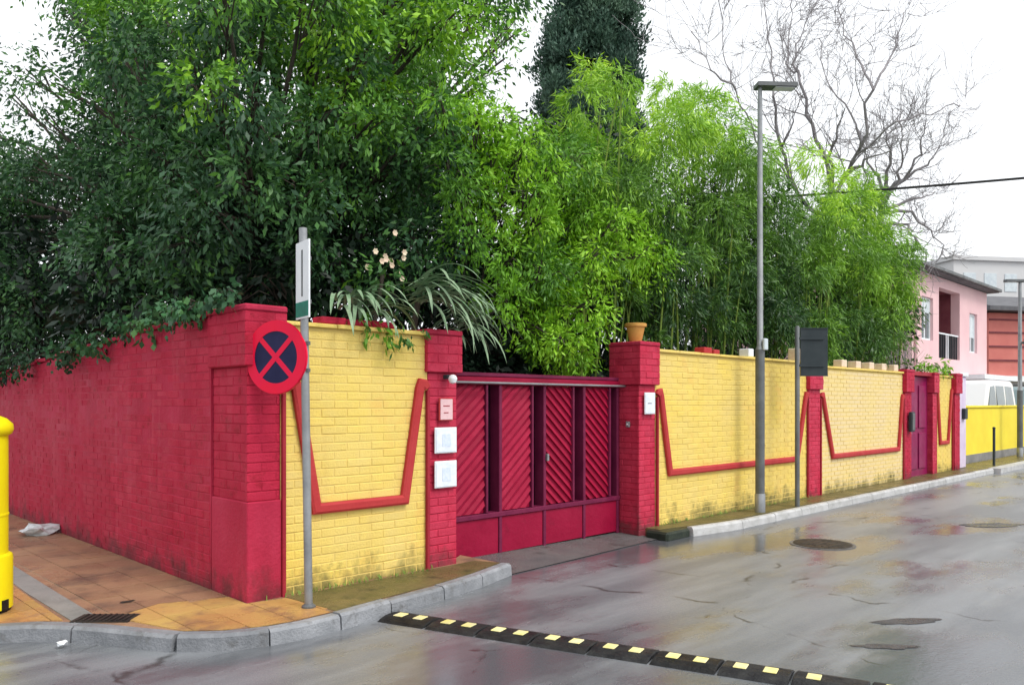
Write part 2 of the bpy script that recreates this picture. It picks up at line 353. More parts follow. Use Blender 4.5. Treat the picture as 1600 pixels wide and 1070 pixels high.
pav = MB().prism(pav_pts + [(2.9,30),(2.9,5.76),(4.9,5.76),(5.25,5.98)][::1], -.02, .104).build('pavement', 'tile_brown', kind='structure')
# tiled areas: yellow-orange band at the corner, mossy strip in front of the first yellow wall (sheets 4 mm up)

MB().prism([(inner[4].x+.02,inner[4].y), (3.14,5.64),(4.9,5.64),(5.1,5.7),(inner[0].x,inner[0].y)] [::-1] if False else
    [(p.x,p.y) for p in inner[:5][::-1]] + [(5.15,5.66),(3.14,5.64)], .1, .1075).build('mossy_strip', 'mossy', kind='structure')
# grey strip across the side pavement and a yellow-orange patch left of it
MB().prism([(1.74,6.02),(1.9,5.98),(1.92,7.2),(1.98,10),(1.84,10),(1.74,7.2)], .1, .109).build('paving_strip', 'concrete', kind='structure')

st = resample(K[:5], .62) + [Vector(K[4])]
def kerb_run(path, step, parent, mt, z1=.118, wd=.13, seed=0, z0=-.03, lip=.02):
    rnd = random.Random(seed); pts = resample(path, .05); i = 0; n = len(pts)
    while i < n-2:
        j = min(n-1, i + max(2, int(step*rnd.uniform(.85,1.15)/.05)));
        if n-1-j < 3: j = n-1
        seg = pts[i:j+1:3]; 
        if (seg[-1]-pts[j]).length > .01: seg.append(pts[j])
        if len(seg) < 2: break
        d = (seg[-1]-seg[-2]).normalized(); seg[-1] = seg[-1]-d*.012
        A, B = offset_strip([tuple(p) for p in seg], wd*2); C = a_side(A, B)
        zz = z1 + rnd.uniform(-.006,.006); mb = MB(); vs = []
        out_ = [Vector(p) for p in seg]
        for o_, c_ in zip(out_, C):
            dv = (c_-o_)
            vs += [(o_.x,o_.y,z0), (o_.x+dv.x*.08,o_.y+dv.y*.08,zz-lip), (o_.x+dv.x*.28,o_.y+dv.y*.28,zz), (c_.x,c_.y,zz-.004), (c_.x,c_.y,z0)]
        m = len(seg); fs = [(q*5+k, q*5+(k+1)%5, (q+1)*5+(k+1)%5, (q+1)*5+k) for q in range(m-1) for k in range(5)]
        fs += [(4,3,2,1,0), tuple((m-1)*5+k for k in range(5))]
        mb.add(vs, fs).build('kerb_stone', mt, parent)
        i = j
def a_side(A, B):
    ref = Vector((6, 40)) if A[0].x < 6 and A[0].y > 9 else Vector((4.5, 8)) if A[0].x < 6 else Vector((A[0].x, 60))
    return A if (A[0]-ref).length < (B[0]-ref).length else B
kerb_run(K[:9], .62, pav, 'kerb', seed=3, z1=.110, wd=.115)
kerb_run(K[8:], .9, pav, 'kerb', seed=4, z1=.112)
# right-hand pavement
pav2 = MB().prism([(8.45,5.42),(9.2,5.30),(21,5.26),(60,5.26),(60,6.3),(21,6.0),(20.3,5.76),(8.0,5.76),(8.0,5.5)], -.02, .104).build('pavement', 'mossy', kind='structure')
kerb_run([(8.40,5.27),(9.2,5.15),(21,5.12),(60,5.12)][:3], .95, pav2, 'kerb_pale', seed=6, z1=.108, wd=.105, lip=.03)
MB().prism([(21,4.99),(60,4.99),(60,5.25),(21,5.25)], -.02, .11).build('kerb_line', 'kerb_pale', pav2)
# dark wet apron in front of the gate
MB().add([(5.30,5.31,.008),(7.95,5.45,.008),(7.95,6.02,.03),(5.26,6.0,.06)], [(0,1,2,3)]).build('gate_apron', 'concrete_wet', kind='structure')
# kerb end block by the gate
o = MB().cbox(7.88,8.38,5.30,5.62,-.02,.10,.025).build('kerb_ramp', 'moss_dark'); tag(o, 'dark mossy kerb end block at the foot of the right gate pillar', 'kerb block')

# paving tiles of the corner and the side street
def clip_poly(poly, x0, x1, z0, z1):
    def cut(P_, f, inter):
        o = []
        for i in range(len(P_)):
            a, b = P_[i-1], P_[i]
            if f(b):
                if not f(a): o.append(inter(a,b))
                o.append(b)
            elif f(a): o.append(inter(a,b))
        return o
    for ax, v, sg in ((0,x0,1),(0,x1,-1),(1,z0,1),(1,z1,-1)):
        def f(p, ax=ax, v=v, sg=sg): return (p[ax]-v)*sg >= 0
        def it(a, b, ax=ax, v=v):
            k = (v-a[ax])/(b[ax]-a[ax]); return (a[0]+(b[0]-a[0])*k, a[1]+(b[1]-a[1])*k)
        poly = cut(poly, f, it)
        if len(poly) < 3: return None
    return poly
def area(p): return abs(sum(p[i-1][0]*p[i][1]-p[i][0]*p[i-1][1] for i in range(len(p))))/2
rt = random.Random(21)
def tiles(poly, mt, s=.30):
    xs = [p[0] for p in poly]; ys = [p[1] for p in poly]; x = math.floor(min(xs)/s)*s + 2.84 % s
    x -= s
    while x < max(xs):
        y = math.floor(min(ys)/s)*s
        while y < max(ys):
            c = clip_poly(poly, x+.003, x+s-.003, y+.003, y+s-.003)
            if c and area(c) > .004:
                cc = []
                for q_ in c:
                    if not cc or abs(q_[0]-cc[-1][0])+abs(q_[1]-cc[-1][1]) > .004: cc.append(q_)
                if len(cc) > 2 and abs(cc[0][0]-cc[-1][0])+abs(cc[0][1]-cc[-1][1]) <= .004: cc.pop()
                if len(cc) > 2: MB().prism(cc, .095, .110+rt.uniform(-.0015,.0015)).build('tile', mt, pav)
            y += s
        x += s
tiles([(p.x,p.y) for p in inner[4:9]] + [(1.98,5.95),(2.35,6.12),(2.82,5.95),(2.82,5.66),(3.12,5.60)], 'tile_orange')
tiles([(2.0,6.0),(2.35,6.13),(2.82,5.96),(2.82,11.5),(2.0,11.5)], 'tile_brown')
tiles([(1.28,6.44),(1.52,6.30),(1.70,6.14),(1.72,7.2),(1.82,10),(.9,10),(.95,7.2),(1.02,6.72)], 'tile_orange')

# dark repair patches on the road
def blob(mb, cx, cy, rx, ry, rot, z, seed, n=22):
    rnd = random.Random(seed); pts = []
    for k in range(n):
        a = 2*math.pi*k/n; q = 1+rnd.uniform(-.22,.22); x = rx*q*math.cos(a); y = ry*q*math.sin(a)
        pts.append((cx+x*math.cos(rot)-y*math.sin(rot), cy+x*math.sin(rot)+y*math.cos(rot), z))
    mb.add(pts, [tuple(range(n))])
for i, (cx, cy, rx, ry, ro) in enumerate([(6.25,2.1,.26,.07,-.6),(5.5,1.98,.22,.05,-.85),(12.0,2.95,.45,.16,-.7)]):
    mb = MB(); blob(mb, cx, cy, rx, ry, ro, .004, i); mb.build('road_patch', 'patch', kind='structure')
t = thing('manhole_cover', (8.98,3.93,.0), 'dark round iron manhole cover sunk in the wet road', 'manhole cover')
MB().lathe([(.36,-.01),(.36,.006),(.33,.008)], 8.98, 3.93, 28).build('frame', 'concrete_wet', t)
MB().lathe([(.322,.0),(.322,.011),(.3,.014)], 8.98, 3.93, 28).build('lid', 'iron', t)
for k in range(5):
    MB().cbox(8.98-.2, 8.98+.2, 3.93-.16+k*.08-.012, 3.93-.16+k*.08+.012, .012, .018, .003).build('rib', 'iron', t)

# drain grate in the corner pavement
t = thing('drain_grate', (1.93,5.98,.104), 'small dark drain grate set in the orange corner paving', 'drain grate', rz=R(-44))
MB().box(-.2,.2,-.10,.10,.104,.112).build('frame', 'iron', None)
fr = bpy.data.objects['frame.001'] if 'frame.001' in bpy.data.objects else bpy.data.objects['frame']
fr.location = (0,0,-.104); fr.parent = t
fr.location = (0,0,-.104)
for k in range(9):
    b = MB().cbox(-.008,.008,-.085,.085,.008,.016,.002).build('bar', 'iron'); b.parent = t; b.location = (-.16+k*.04,0,0)
rnd = random.Random(5)
def lump(name, c, r, mt, seed, sq=(1,1,.6)):
    bm = bmesh.new(); bmesh.ops.create_icosphere(bm, subdivisions=2, radius=1); q = random.Random(seed)
    for v in bm.verts:
        k = q.uniform(.45,1.3); v.co = Vector((v.co.x*r*sq[0]*k, v.co.y*r*sq[1]*k, v.co.z*r*sq[2]*k)) + Vector(c)
    vs = [v.co[:] for v in bm.verts]; fs = [[v.index for v in f.verts] for f in bm.faces]; bm.free()
    return MB().add(vs, fs).build(name, mt)
tag(lump('litter_bag', (2.63,10.35,.16), .16, 'plastic_bag', 3, (1.1,1.5,.45)), 'crumpled pale plastic litter on the pavement against the red side wall', 'litter')
tag(lump('pebble', (1.61,5.83,.03), .035, 'white', 4), 'small white stone lying in the gutter by the corner kerb', 'stone')
tag(lump('leaf_litter', (2.2,6.35,.108), .05, 'iron', 9, (1.4,.6,.2)), 'small dark scrap on the orange paving above the grate', 'litter')
# weeds in the gutter and at the wall foot
def tuft(name, spots, n, h, mt, label, seed=0):
    q = random.Random(seed); mb = MB()
    for (x, y, z, sp) in spots:
        for k in range(n):
            px_, py_ = x+q.gauss(0,sp), y+q.gauss(0,.02); hh = h*q.uniform(.4,1); a = q.uniform(0,6.28); dx, dy = math.cos(a)*hh*.6, math.sin(a)*hh*.6; wv = .005
            mb.add([(px_-wv,py_,z),(px_+wv,py_,z),(px_+dx*.5+wv,py_+dy*.5,z+hh*.7),(px_+dx,py_+dy,z+hh)], [(0,1,2,3)])
    o = mb.build(name, mt, kind='stuff'); o['label'] = label; o['category'] = 'weeds'; return o
tuft('weeds', [(3.2+i*.15, 5.655, .105, .06) for i in range(10)] + [(8.3+i*.2, 5.655, .104, .08) for i in range(22)], 9, .05, 'culm', 'thin green weeds and moss along the foot of the yellow walls', 2)

# ------------------------------------------------------------------ red side wall and corner pillar
WALL_T = 'top'
def side_wall():
    t = thing('side_wall', (2.94,12,.1), 'long crimson rendered garden wall running back along the side street', 'wall')
    ys = [6.31,7.2,8.1,9.3,10.5,12,13.1,15,18,24]; zt = [2.335,2.31,2.27,2.205,2.16,2.08,2.03,1.98,1.92,1.9]
    q = random.Random(4); vs = []; 
    Y = [6.31+ i*.25 for i in range(72)]
    n = len(Y)
    for y in Y:
        z = np.interp(y, ys, zt) + q.uniform(-.008,.008)
        vs += [(2.84,y,.0),(2.84,y,.75),(2.838,y,1.5),(2.84,y,z-.01),(2.855,y,z),(3.03,y,z),(3.04,y,0)]
    fs = [(i*7+k, i*7+k+1, (i+1)*7+k+1, (i+1)*7+k) for i in range(n-1) for k in range(6)] + [tuple(range(7)), tuple((n-1)*7+k for k in range(6,-1,-1))]
    MB().add(vs, fs).build('rendered_face', 'red_plaster', t)
    lay_bricks(t, 'red_brick', 6.33, 15.0, .03, 2.30, 2.8236, 'x', 300, seed=77, skip=lambda y, z: z > np.interp(y, ys, zt)-.05)
    # slightly sloped cap course
    mb = MB()
    q = random.Random(8); y = 6.33
    while y < 23.5:
        l = .5; z = np.interp(y+.25, ys, zt)
        o = MB().cbox(2.815,3.065,y,y+l-.01,z+.002,z+.045+q.uniform(-.004,.004),.008).build('coping_slab', 'red_plaster', t); y += l
side_wall()
def pillar(name, x0, x1, y0, y1, label, bm_, zbr0, zbr1, ztop, cap_z, faces='yx', plinth=True, capmat=None, z0=0, proud=.035):
    t = thing(name, ((x0+x1)/2,(y0+y1)/2,z0), label, 'pillar')
    MB().box(x0+.018,x1-(.0 if 'X' not in faces else .018),y0+.018,y1,z0,cap_z).build('core', 'red_joint', t)
    if plinth: MB().cbox(x0-.004,x1+.003,y0-.004,y1-.002,z0,zbr0-.004,.008).build('plinth', capmat or 'red_plaster', t)
    if 'y' in faces: lay_bricks(t, bm_, x0+.002, x1-.002, zbr0, zbr1, y0, 'y', seed=int(x0*10))
    if 'x' in faces: lay_bricks(t, bm_, y0+.022, y1-.002, zbr0, zbr1, x0, 'x', seed=int(x0*10)+1)
    # capital: a wider brick head with a top slab
    MB().cbox(x0-proud+.006,x1+proud-.006,y0-proud+.006,y1+.002,cap_z,ztop-.05,.006).build('capital', 'red_joint', t)
    hd = bpy.data.objects[-1] if False else None
    if 'y' in faces: lay_bricks(t, bm_, x0-proud, x1+proud, cap_z+.004, ztop-.055, y0-proud-.012, 'y', seed=5)
    if 'x' in faces: lay_bricks(t, bm_, y0-proud+.012, y1, cap_z+.004, ztop-.055, x0-proud-.012, 'x', seed=6)
    MB().cbox(x0-proud-.004,x1+proud+.002,y0-proud-.006,y1+.01,ztop-.05,ztop,.01).build('cap_slab', capmat or 'red_plaster', t)
    return t
pillar('corner_pillar', 2.84, 3.12, 5.68, 6.30, 'red brick corner pillar behind the round no stopping sign', 'red_brick', .87, 1.90, 2.375, 1.905)
gl = pillar('gate_pillar', 4.60, 4.95, 5.68, 6.12, 'pinkish red brick pillar left of the big gate with white notices', 'pink_brick', .02, 1.90, 2.30, 1.905, plinth=False)
gr = pillar('gate_pillar', 7.86, 8.20, 5.68, 6.12, 'red pillar right of the big gate with a flower pot on top', 'pink_brick', .02, 1.84, 2.37, 1.845, plinth=False)
pillar('wall_pillar', 12.44, 12.88, 5.66, 6.0, 'red pillar between the two long yellow wall bays behind the dark sign', 'pink_brick', .02, 1.84, 2.24, 1.845, plinth=False)
pillar('wall_pillar', 16.76, 17.12, 5.64, 6.0, 'dark red pillar left of the narrow magenta door', 'red_brick', .02, 1.84, 2.3, 1.845, plinth=False)
pillar('wall_pillar', 18.42, 18.68, 5.64, 6.0, 'pale narrow pillar right of the narrow magenta door', 'pink_brick', .02, 1.84, 2.28, 1.845, plinth=False)
pillar('wall_pillar', 19.86, 20.24, 5.62, 6.0, 'dark red pillar that ends the yellow wall by the pale post', 'red_brick', .02, 1.84, 2.3, 1.845, plinth=False)

# ------------------------------------------------------------------ yellow wall bays
def bay(x0, x1, label, legs, zt, zb, limit, brick='yellow_brick', pale=None, ztop=2.27, seed=1, coping=None, w_=.085):
    t = thing('wall_bay', ((x0+x1)/2,5.8,.1), label, 'wall', 'yellow brick bays of the street wall')
    MB().box(x0+.002,x1-.002,5.70,5.92,0,ztop).build('core', 'yellow_joint', t)
    lay_bricks(t, brick, x0+.003, x1-.003, .03, ztop-.03, 5.685, 'y', limit, seed=seed)
    lx0, lx1, bx0, bx1 = legs   # leg tops, then bottom corners
    y0, y1 = 5.645, 5.690
    path = [(lx0-.03, zt-.04), (lx0-.005, zt-.005), (lx0+.03, zt), (lx0+.05, zt-.05), (bx0, zb), (bx1, zb), (lx1-.05, zt-.05), (lx1-.03, zt), (lx1+.005, zt-.005), (lx1+.03, zt-.04)]
    strip_xz(MB(), path, w_, y0, y1).build('trim_moulding', 'trim_red', t)
    MB().cbox(x0+.002,x0+.032,y0+.01,y1,.02,zt-.06,.004).build('edge_strip', 'trim_dark', t)
    MB().cbox(x1-.032,x1-.002,y0+.01,y1,.02,zt-.06,.004).build('edge_strip', 'trim_dark', t)
    q = random.Random(seed); x = x0+.01
    while x < x1-.1:
        l = min(.5, x1-x-.01)
        MB().cbox(x,x+l-.008,5.662,5.94,ztop+.002,ztop+.035+q.uniform(0,.004),.006).build('coping_slab', 'yellow_brick', t); x += l
    if coping:
        for (c0, c1, h, mt) in coping: MB().cbox(c0,c1,5.70,5.86,ztop+.04,ztop+.04+h,.01).build('coping_block', mt, t)
    return t
bay(3.12, 4.60, 'short yellow brick bay between the corner pillar and the gate', (3.20,4.54,3.43,4.32), 1.80, .765, 300, ztop=2.235,
    coping=[(3.50,3.74,.06,'red_brick'),(3.75,3.99,.055,'red_brick'),(4.0,4.24,.06,'red_brick')])
bay(8.20, 12.44, 'long yellow brick bay right of the gate behind the street lamp', (8.25,12.39,8.50,12.04), 1.76, .745, 300, ztop=2.255, seed=2,
    coping=[(9.35,9.55,.08,'trim_red'),(9.6,9.75,.06,'trim_red'),(10.55,10.7,.12,'white'),(12.1,12.24,.2,'cream')])
cp = [(12.95+.0,13.2,.2,'cream')] + [(13.2+i*.62,13.42+i*.62,.13,'cream') for i in range(1,6)]
bay(12.88, 16.76, 'paler yellow brick bay with cream blocks along its top', (12.95,16.70,13.38,16.46), 1.76, .72, 0, brick='pale_brick', ztop=2.21, seed=3, coping=cp)
bay(18.68, 19.86, 'narrow yellow bay between the magenta door and the wall end', (18.75,19.80,18.98,19.52), 1.9, .75, 0, ztop=2.2, seed=4)

# ------------------------------------------------------------------ main gate
def clip_poly(poly, x0, x1, z0, z1):
    def cut(P_, f, inter):
        o = []
        for i in range(len(P_)):
            a, b = P_[i-1], P_[i]
            if f(b):
                if not f(a): o.append(inter(a,b))
                o.append(b)
            elif f(a): o.append(inter(a,b))
        return o
    for ax, v, sg in ((0,x0,1),(0,x1,-1),(1,z0,1),(1,z1,-1)):
        def f(p, ax=ax, v=v, sg=sg): return (p[ax]-v)*sg >= 0
        def it(a, b, ax=ax, v=v):
            k = (v-a[ax])/(b[ax]-a[ax]); return (a[0]+(b[0]-a[0])*k, a[1]+(b[1]-a[1])*k)
        poly = cut(poly, f, it)
        if len(poly) < 3: return None
    return poly
def gate():
    t = thing('driveway_gate', (6.4,6.0,.0), 'wide dark crimson metal gate with four bays of slanted slats', 'gate')
    Y = 6.0; z0, zm, z1 = .03, .48, 1.86; gx = [5.13, 5.81, 6.495, 7.18, 7.86]
    MB().box(4.97,7.85,Y+.13,Y+.14,z0,z1-.05).build('gap_shade_sheet', 'gate_gap_shade', t)  # near-black sheet stands in for the shade seen through the gaps
    for i, x in enumerate([4.97]+gx):
        xx = min(x, 7.82); o = MB().cbox(xx-.022 if i else xx, xx+.022+(.01 if i == 0 else 0), Y-.025, Y+.12, z0, z1, .006).build('post', 'gate_frame', t)
    MB().cbox(4.97,7.855,Y-.035,Y+.1,zm-.045,zm+.005,.006).build('rail', 'gate_frame', t)
    MB().cbox(4.97,7.855,Y-.045,Y+.1,z1-.045,z1+.03,.008).build('rail', 'gate_red', t)
    MB().cbox(4.97,7.855,Y-.03,Y+.06,z1+.034,z1+.075,.008).build('top_beam', 'gate_frame', t)
    MB().tube([(4.9,Y-.10,1.83),(7.86,Y-.10,1.83)], .012, 8).build('guide_rail', 'galv', t)
    for i in range(4):
        a, b = gx[i]+.024, gx[i+1]-.024
        MB().cbox(a,b,Y-.012,Y+.02,z0+.02,zm-.047,.006).build('kick_panel', 'gate_red', t)
        sx1 = b-.19
        MB().box(a,sx1,Y+.012,Y+.022,zm+.01,z1-.05).build('panel_sheet', 'gate_red', t)
        MB().cbox(sx1,sx1+.03,Y-.03,Y+.10,zm+.008,z1-.048,.005).build('stile', 'gate_frame', t)
        MB().tube([(sx1+.09,Y+.06,zm),(sx1+.09,Y+.06,z1-.04)], .009, 6).build('bar', 'gate_frame', t)
        sg = 1 if i < 2 else -1; sp = .105; wd = .052
        k = -8
        while k < 22:
            zc = zm+.03 + k*sp
            def ln(x): return zc + sg*(x-(a+sx1)/2)*.85
            band = [(a-.1,ln(a-.1)-wd/2),(sx1+.1,ln(sx1+.1)-wd/2),(sx1+.1,ln(sx1+.1)+wd/2),(a-.1,ln(a-.1)+wd/2)]
            low = clip_poly(band, a+.002, sx1-.002, zm+.012, z1-.052)
            if low and len(low) >= 3:
                zs = [p[1] for p in low]; xs = [p[0] for p in low]
                if (max(zs)-min(zs))*(max(xs)-min(xs)) > .0015:
                    n = len(low); vs = [(x,Y+.014,z) for x,z in low]
                    # louvre: upper edge lies back against the sheet, lower edge stands proud
                    for x, z in low:
                        f_ = (z-ln(x))/wd+.5; vs.append((x, Y-.012+.018*f_, z))
                    MB().add(vs, [tuple(range(n)), tuple(range(2*n-1,n-1,-1))]+[(q,(q+1)%n,(q+1)%n+n,q+n) for q in range(n)]).build('slat', 'gate_slat', t)
            k += 1
    MB().cbox(6.50,6.53,Y-.06,Y-.02,.98,1.06,.006).build('lock', 'galv', t)
    return t
gate()
# things fixed to the gate pillars
def plate(name, x0, x1, z0, z1, y, mt, frame, label, cat, lines=0, pm='galv_dark', block=False):
    t = thing(name, ((x0+x1)/2,y,z0), label, cat)
    MB().cbox(x0-.012,x1+.012,y-.016,y,z0-.012,z1+.012,.004).build('frame', frame, t)
    MB().box(x0,x1,y-.021,y-.017,z0,z1).build('sheet', mt, t)
    q = random.Random(int(z0*100))
    if block: MB().box(x0+.07,x1-.07,y-.0235,y-.0215,z0+.05,z1-.05).build('printed_block', 'print_blue', t)
    for i in range(lines):
        z = z1-(i+1)*(z1-z0)/(lines+1); MB().box(x0+.02+q.uniform(0,.02), x1-.03-q.uniform(0,.05), y-.0235, y-.0215, z-.004, z+.004).build('print_line', pm, t)
PF = 5.668
plate('notice', 4.665, 4.905, 1.17, 1.385, PF-.001, 'paper', 'white', 'upper white notice on the pillar left of the gate', 'notice', 0, block=True)
plate('notice', 4.665, 4.905, .85, 1.075, PF-.001, 'paper', 'white', 'lower white notice on the pillar left of the gate', 'notice', 0, block=True)
plate('small_plaque', 4.715, 4.86, 1.47, 1.66, PF-.001, 'pink_wall', 'trim_red', 'small pinkish plaque above the white notices on the gate pillar', 'plaque', 2, 'trim_dark')
plate('gate_sign', 7.94, 8.13, 1.50, 1.74, PF-.001, 'paper', 'white', 'small white sign with a dark bar on the right gate pillar', 'sign', 1, 'dark_panel')
t = thing('wall_lamp', (4.80,5.62,1.86), 'small round white lamp under the head of the left gate pillar', 'lamp')
MB().cbox(4.76,4.84,5.60,5.67,1.845,1.885,.006).build('bracket', 'dark_panel', t)
MB().lathe([(.005,1.80),(.03,1.81),(.042,1.84),(.042,1.855),(.03,1.875),(.012,1.885)], 4.80, 5.575, 14).build('globe', 'white', t, smooth=True)
t = thing('doorbell', (7.845,5.85,1.36), 'tiny pale doorbell on the inner side of the right gate pillar', 'doorbell')
MB().cbox(7.83,7.86,5.82,5.87,1.33,1.40,.005).build('plate', 'galv', t); MB().cbox(7.822,7.829,5.835,5.855,1.355,1.375,.002).build('button', 'white', t)
# flower pot
t = thing('flower_pot', (8.02,5.86,2.37), 'empty ochre clay pot standing on the right gate pillar', 'flower pot')
MB().lathe([(.07,2.372),(.085,2.42),(.115,2.56),(.118,2.562)], 8.02, 5.86, 22).build('bowl', 'terracotta', t, smooth=True)
MB().lathe([(.118,2.563),(.135,2.564),(.138,2.60),(.125,2.605),(.11,2.57)], 8.02, 5.86, 22).build('rim', 'terracotta', t, smooth=True)

# narrow door in the far part of the wall
t = thing('garden_door', (17.77,5.75,.05), 'narrow dark magenta door in the far end of the yellow wall', 'door')
MB().cbox(17.14,18.40,5.76,5.82,.05,2.18,.01).build('leaf', 'magenta_door', t)
for x in (17.3, 17.82): 
    for z0_, z1_ in ((.25,1.0),(1.1,2.0)): MB().cbox(x,x+.42,5.735,5.758,z0_,z1_,.01).build('panel', 'magenta_door', t)
MB().tube([(17.25,5.70,1.0),(17.25,5.70,1.3)], .012, 6).build('handle', 'galv', t)
MB().cbox(17.14,18.40,5.66,5.9,2.19,2.28,.01).build('lintel', 'trim_dark', t)
t = thing('meter_box', (16.95,5.62,1.3), 'small dark box on the pillar beside the magenta door', 'box')
MB().cbox(16.86,17.04,5.56,5.622,1.05,1.45,.01).build('case', 'dark_panel', t); MB().cbox(16.88,17.02,5.548,5.559,1.08,1.42,.006).build('cover', 'galv_dark', t)
t = thing('gate_post', (20.75,5.75,.1), 'pale lilac post with a small dark box just past the end of the wall', 'post')
MB().cbox(20.45,20.95,5.70,6.0,.1,2.25,.02).build('shaft', 'lilac', t); MB().cbox(20.40,21.0,5.66,6.04,2.25,2.33,.01).build('cap', 'white', t)
MB().cbox(20.60,20.80,5.62,5.698,1.25,1.5,.01).build('small_box', 'dark_panel', t)

# ------------------------------------------------------------------ street furniture
def dsk(mb, c, n_, u, r0, r1, y0, y1, seg=40):   # ring between radii in plane spanned by u and Z, offsets along the normal
    v = Vector((0,0,1)); C = Vector(c); vs = []
    for k in range(seg):
        a = 2*math.pi*k/seg; d = u*math.cos(a)+v*math.sin(a)
        vs += [C+d*r0+n_*y0, C+d*r1+n_*y0, C+d*r1+n_*y1, C+d*r0+n_*y1]
    fs = []
    for k in range(seg):
        a = k*4; b = ((k+1)%seg)*4
        for q in range(4): fs.append((a+q, a+(q+1)%4, b+(q+1)%4, b+q))
    mb.add(vs, fs)
def pbox(mb, c, u, v, n_, hu, hv, n0, n1):
    C = Vector(c); vs = [C+u*(su*hu)+v*(sv*hv)+n_*nn for nn in (n0,n1) for su,sv in ((-1,-1),(1,-1),(1,1),(-1,1))]
    mb.add(vs, [(3,2,1,0),(4,5,6,7),(0,1,5,4),(1,2,6,5),(2,3,7,6),(3,0,4,7)])
PX, PY = 3.10, 5.235
def sign_post():
    top = (PX-.03, PY+.03, 2.92)
    t = thing('sign_pole', (PX,PY,.1), 'thin grey galvanised pole at the kerb in front of the corner yellow bay', 'pole')
    MB().tube([(PX,PY,.1),top], .03, 14).build('shaft', 'galv', t, smooth=True)
    MB().lathe([(.052,.104),(.052,.12),(.034,.135)], PX, PY, 16).build('base_collar', 'galv_dark', t)
    n_ = Vector((math.cos(R(203)), math.sin(R(203)), 0)); u = Vector((-n_.y, n_.x, 0))
    if u.dot(Vector((-1,1,0))) < 0: u = -u
    s = thing('no_stopping_sign', (PX,PY,1.6), 'round no stopping sign with a red ring and red cross on dark blue', 'road sign')
    c = Vector((PX,PY,1.965)) + u*.262 + n_*.035
    r = .272
    mb = MB(); dsk(mb, c, n_, u, .0005, r, 0, .012); mb.build('disc', 'sign_blue', s)
    mb = MB(); dsk(mb, c, n_, u, r*.72, r+.002, .0125, .0165); mb.build('red_ring', 'sign_red', s)
    mb = MB(); dsk(mb, c, n_, u, r-.006, r+.006, -.004, .0115); mb.build('rim', 'sign_red', s)
    v = Vector((0,0,1))
    for k, sg in enumerate((1,-1)):
        a = (u+v*sg).normalized(); b = n_.cross(a).normalized(); mb = MB(); pbox(mb, c, a, b, n_, r*.74, .020, .0127+k*.0012, .0145+k*.0012); mb.build('red_bar', 'sign_red', s)
    for dz in (-.1,.1):
        mb = MB(); pbox(mb, Vector((PX,PY,1.965+dz))+u*.13+n_*.02, u, v, n_, .15, .014, -.014, .012); mb.build('bracket', 'galv_dark', s)
    n2 = Vector((math.cos(R(171)), math.sin(R(171)), 0)); u2 = Vector((-n2.y, n2.x, 0))
    s = thing('street_plate', (PX,PY,2.25), 'narrow white sign plate with a green foot seen almost edge on above the round sign', 'road sign')
    c = Vector((PX-.058,PY-.028,2.525))
    mb = MB(); pbox(mb, c, u2, v, n2, .125, .283, 0, .012); mb.build('panel', 'white', s)
    mb = MB(); pbox(mb, c+v*-.215, u2, v, n2, .12, .055, .0125, .0145); mb.build('green_band', 'sign_green', s)
    mb = MB(); pbox(mb, c+v*.05, u2, v, n2, .012, .17, .0125, .0145); mb.build('arrow_shaft', 'galv_dark', s)
    for dz in (-.16,.16):
        mb = MB(); pbox(mb, Vector((PX-.03,PY+.0,2.53+dz)), u2, v, n2, .04, .014, -.034, .024); mb.build('bracket', 'galv_dark', s)
sign_post()

def lamp(x, y, h, arm, label, r0=.06, r1=.033, lower=2.38, name='street_lamp'):
    t = thing(name, (x,y,.1), label, 'street lamp')
    MB().lathe([(r0+.012,.1),(r0+.012,.35),(r0,.37),(r0,lower),(r0*.8,lower+.03),(r1+.01,lower+.04),(r1,h-.2),(r1*.8,h)], x, y, 18).build('shaft', 'galv_dark' if 0 else 'galv', t, smooth=True)
    MB().lathe([(r0+.004,.36),(r0+.004,lower-.01)], x, y, 18).build('lower_sleeve', 'galv_dark', t, smooth=True)
    return t
LX, LY = 10.29, 5.39
t = lamp(LX, LY, 6.03, None, 'tall slim grey street lamp standing on the narrow pavement')
MB().cbox(LX-.05,LX+.05,LY-.10,LY-.06,2.36,2.52,.01).build('junction_box', 'shutter', t)
def flat_head(t, x, y, z, dx, dy, l, wd, th):
    d = Vector((dx,dy,0)).normalized(); u = Vector((-d.y,d.x,0)); v = Vector((0,0,1)); mb = MB()
    C = Vector((x,y,z)); pbox(mb, C+d*(l/2-.06)+v*.0, d, u, v, l/2, wd/2, -th/2, th/2); mb.build('lamp_head', 'galv_dark', t)
    mb = MB(); pbox(mb, C+d*(l*.6)-v*(th/2+.006), d, u, v, l*.25, wd*.36, -.004, .004); mb.build('lens', 'white', t)
flat_head(t, LX, LY, 6.05, .75, -.66, .56, .2, .055)
# far lamp post and post by the low yellow wall
t = lamp(26.2, 5.75, 5.1, None, 'distant thin lamp post with a double head by the low yellow wall', .07, .045, 2.0)
for sg in (-1,1): flat_head(t, 26.2, 5.75, 5.1, sg*.75, -sg*.66, .5, .16, .07)
MB().cbox(26.0,26.55,5.62,5.68,3.3,3.36,.01).build('bracket_arm', 'galv_dark', t); MB().cbox(26.0,26.08,5.56,5.62,3.22,3.44,.01).build('bracket_plate', 'galv_dark', t)
t = thing('bollard_post', (28.0,5.45,.1), 'short dark post standing right of the distant lamp post', 'post')
MB().lathe([(.06,.11),(.06,.2),(.045,.22),(.045,2.1),(.03,2.13)], 28.0, 5.45, 12).build('shaft', 'dark_panel', t, smooth=True); MB().lathe([(.05,2.131),(.055,2.16),(.02,2.2)], 28.0, 5.45, 12).build('cap', 'dark_panel', t, smooth=True)
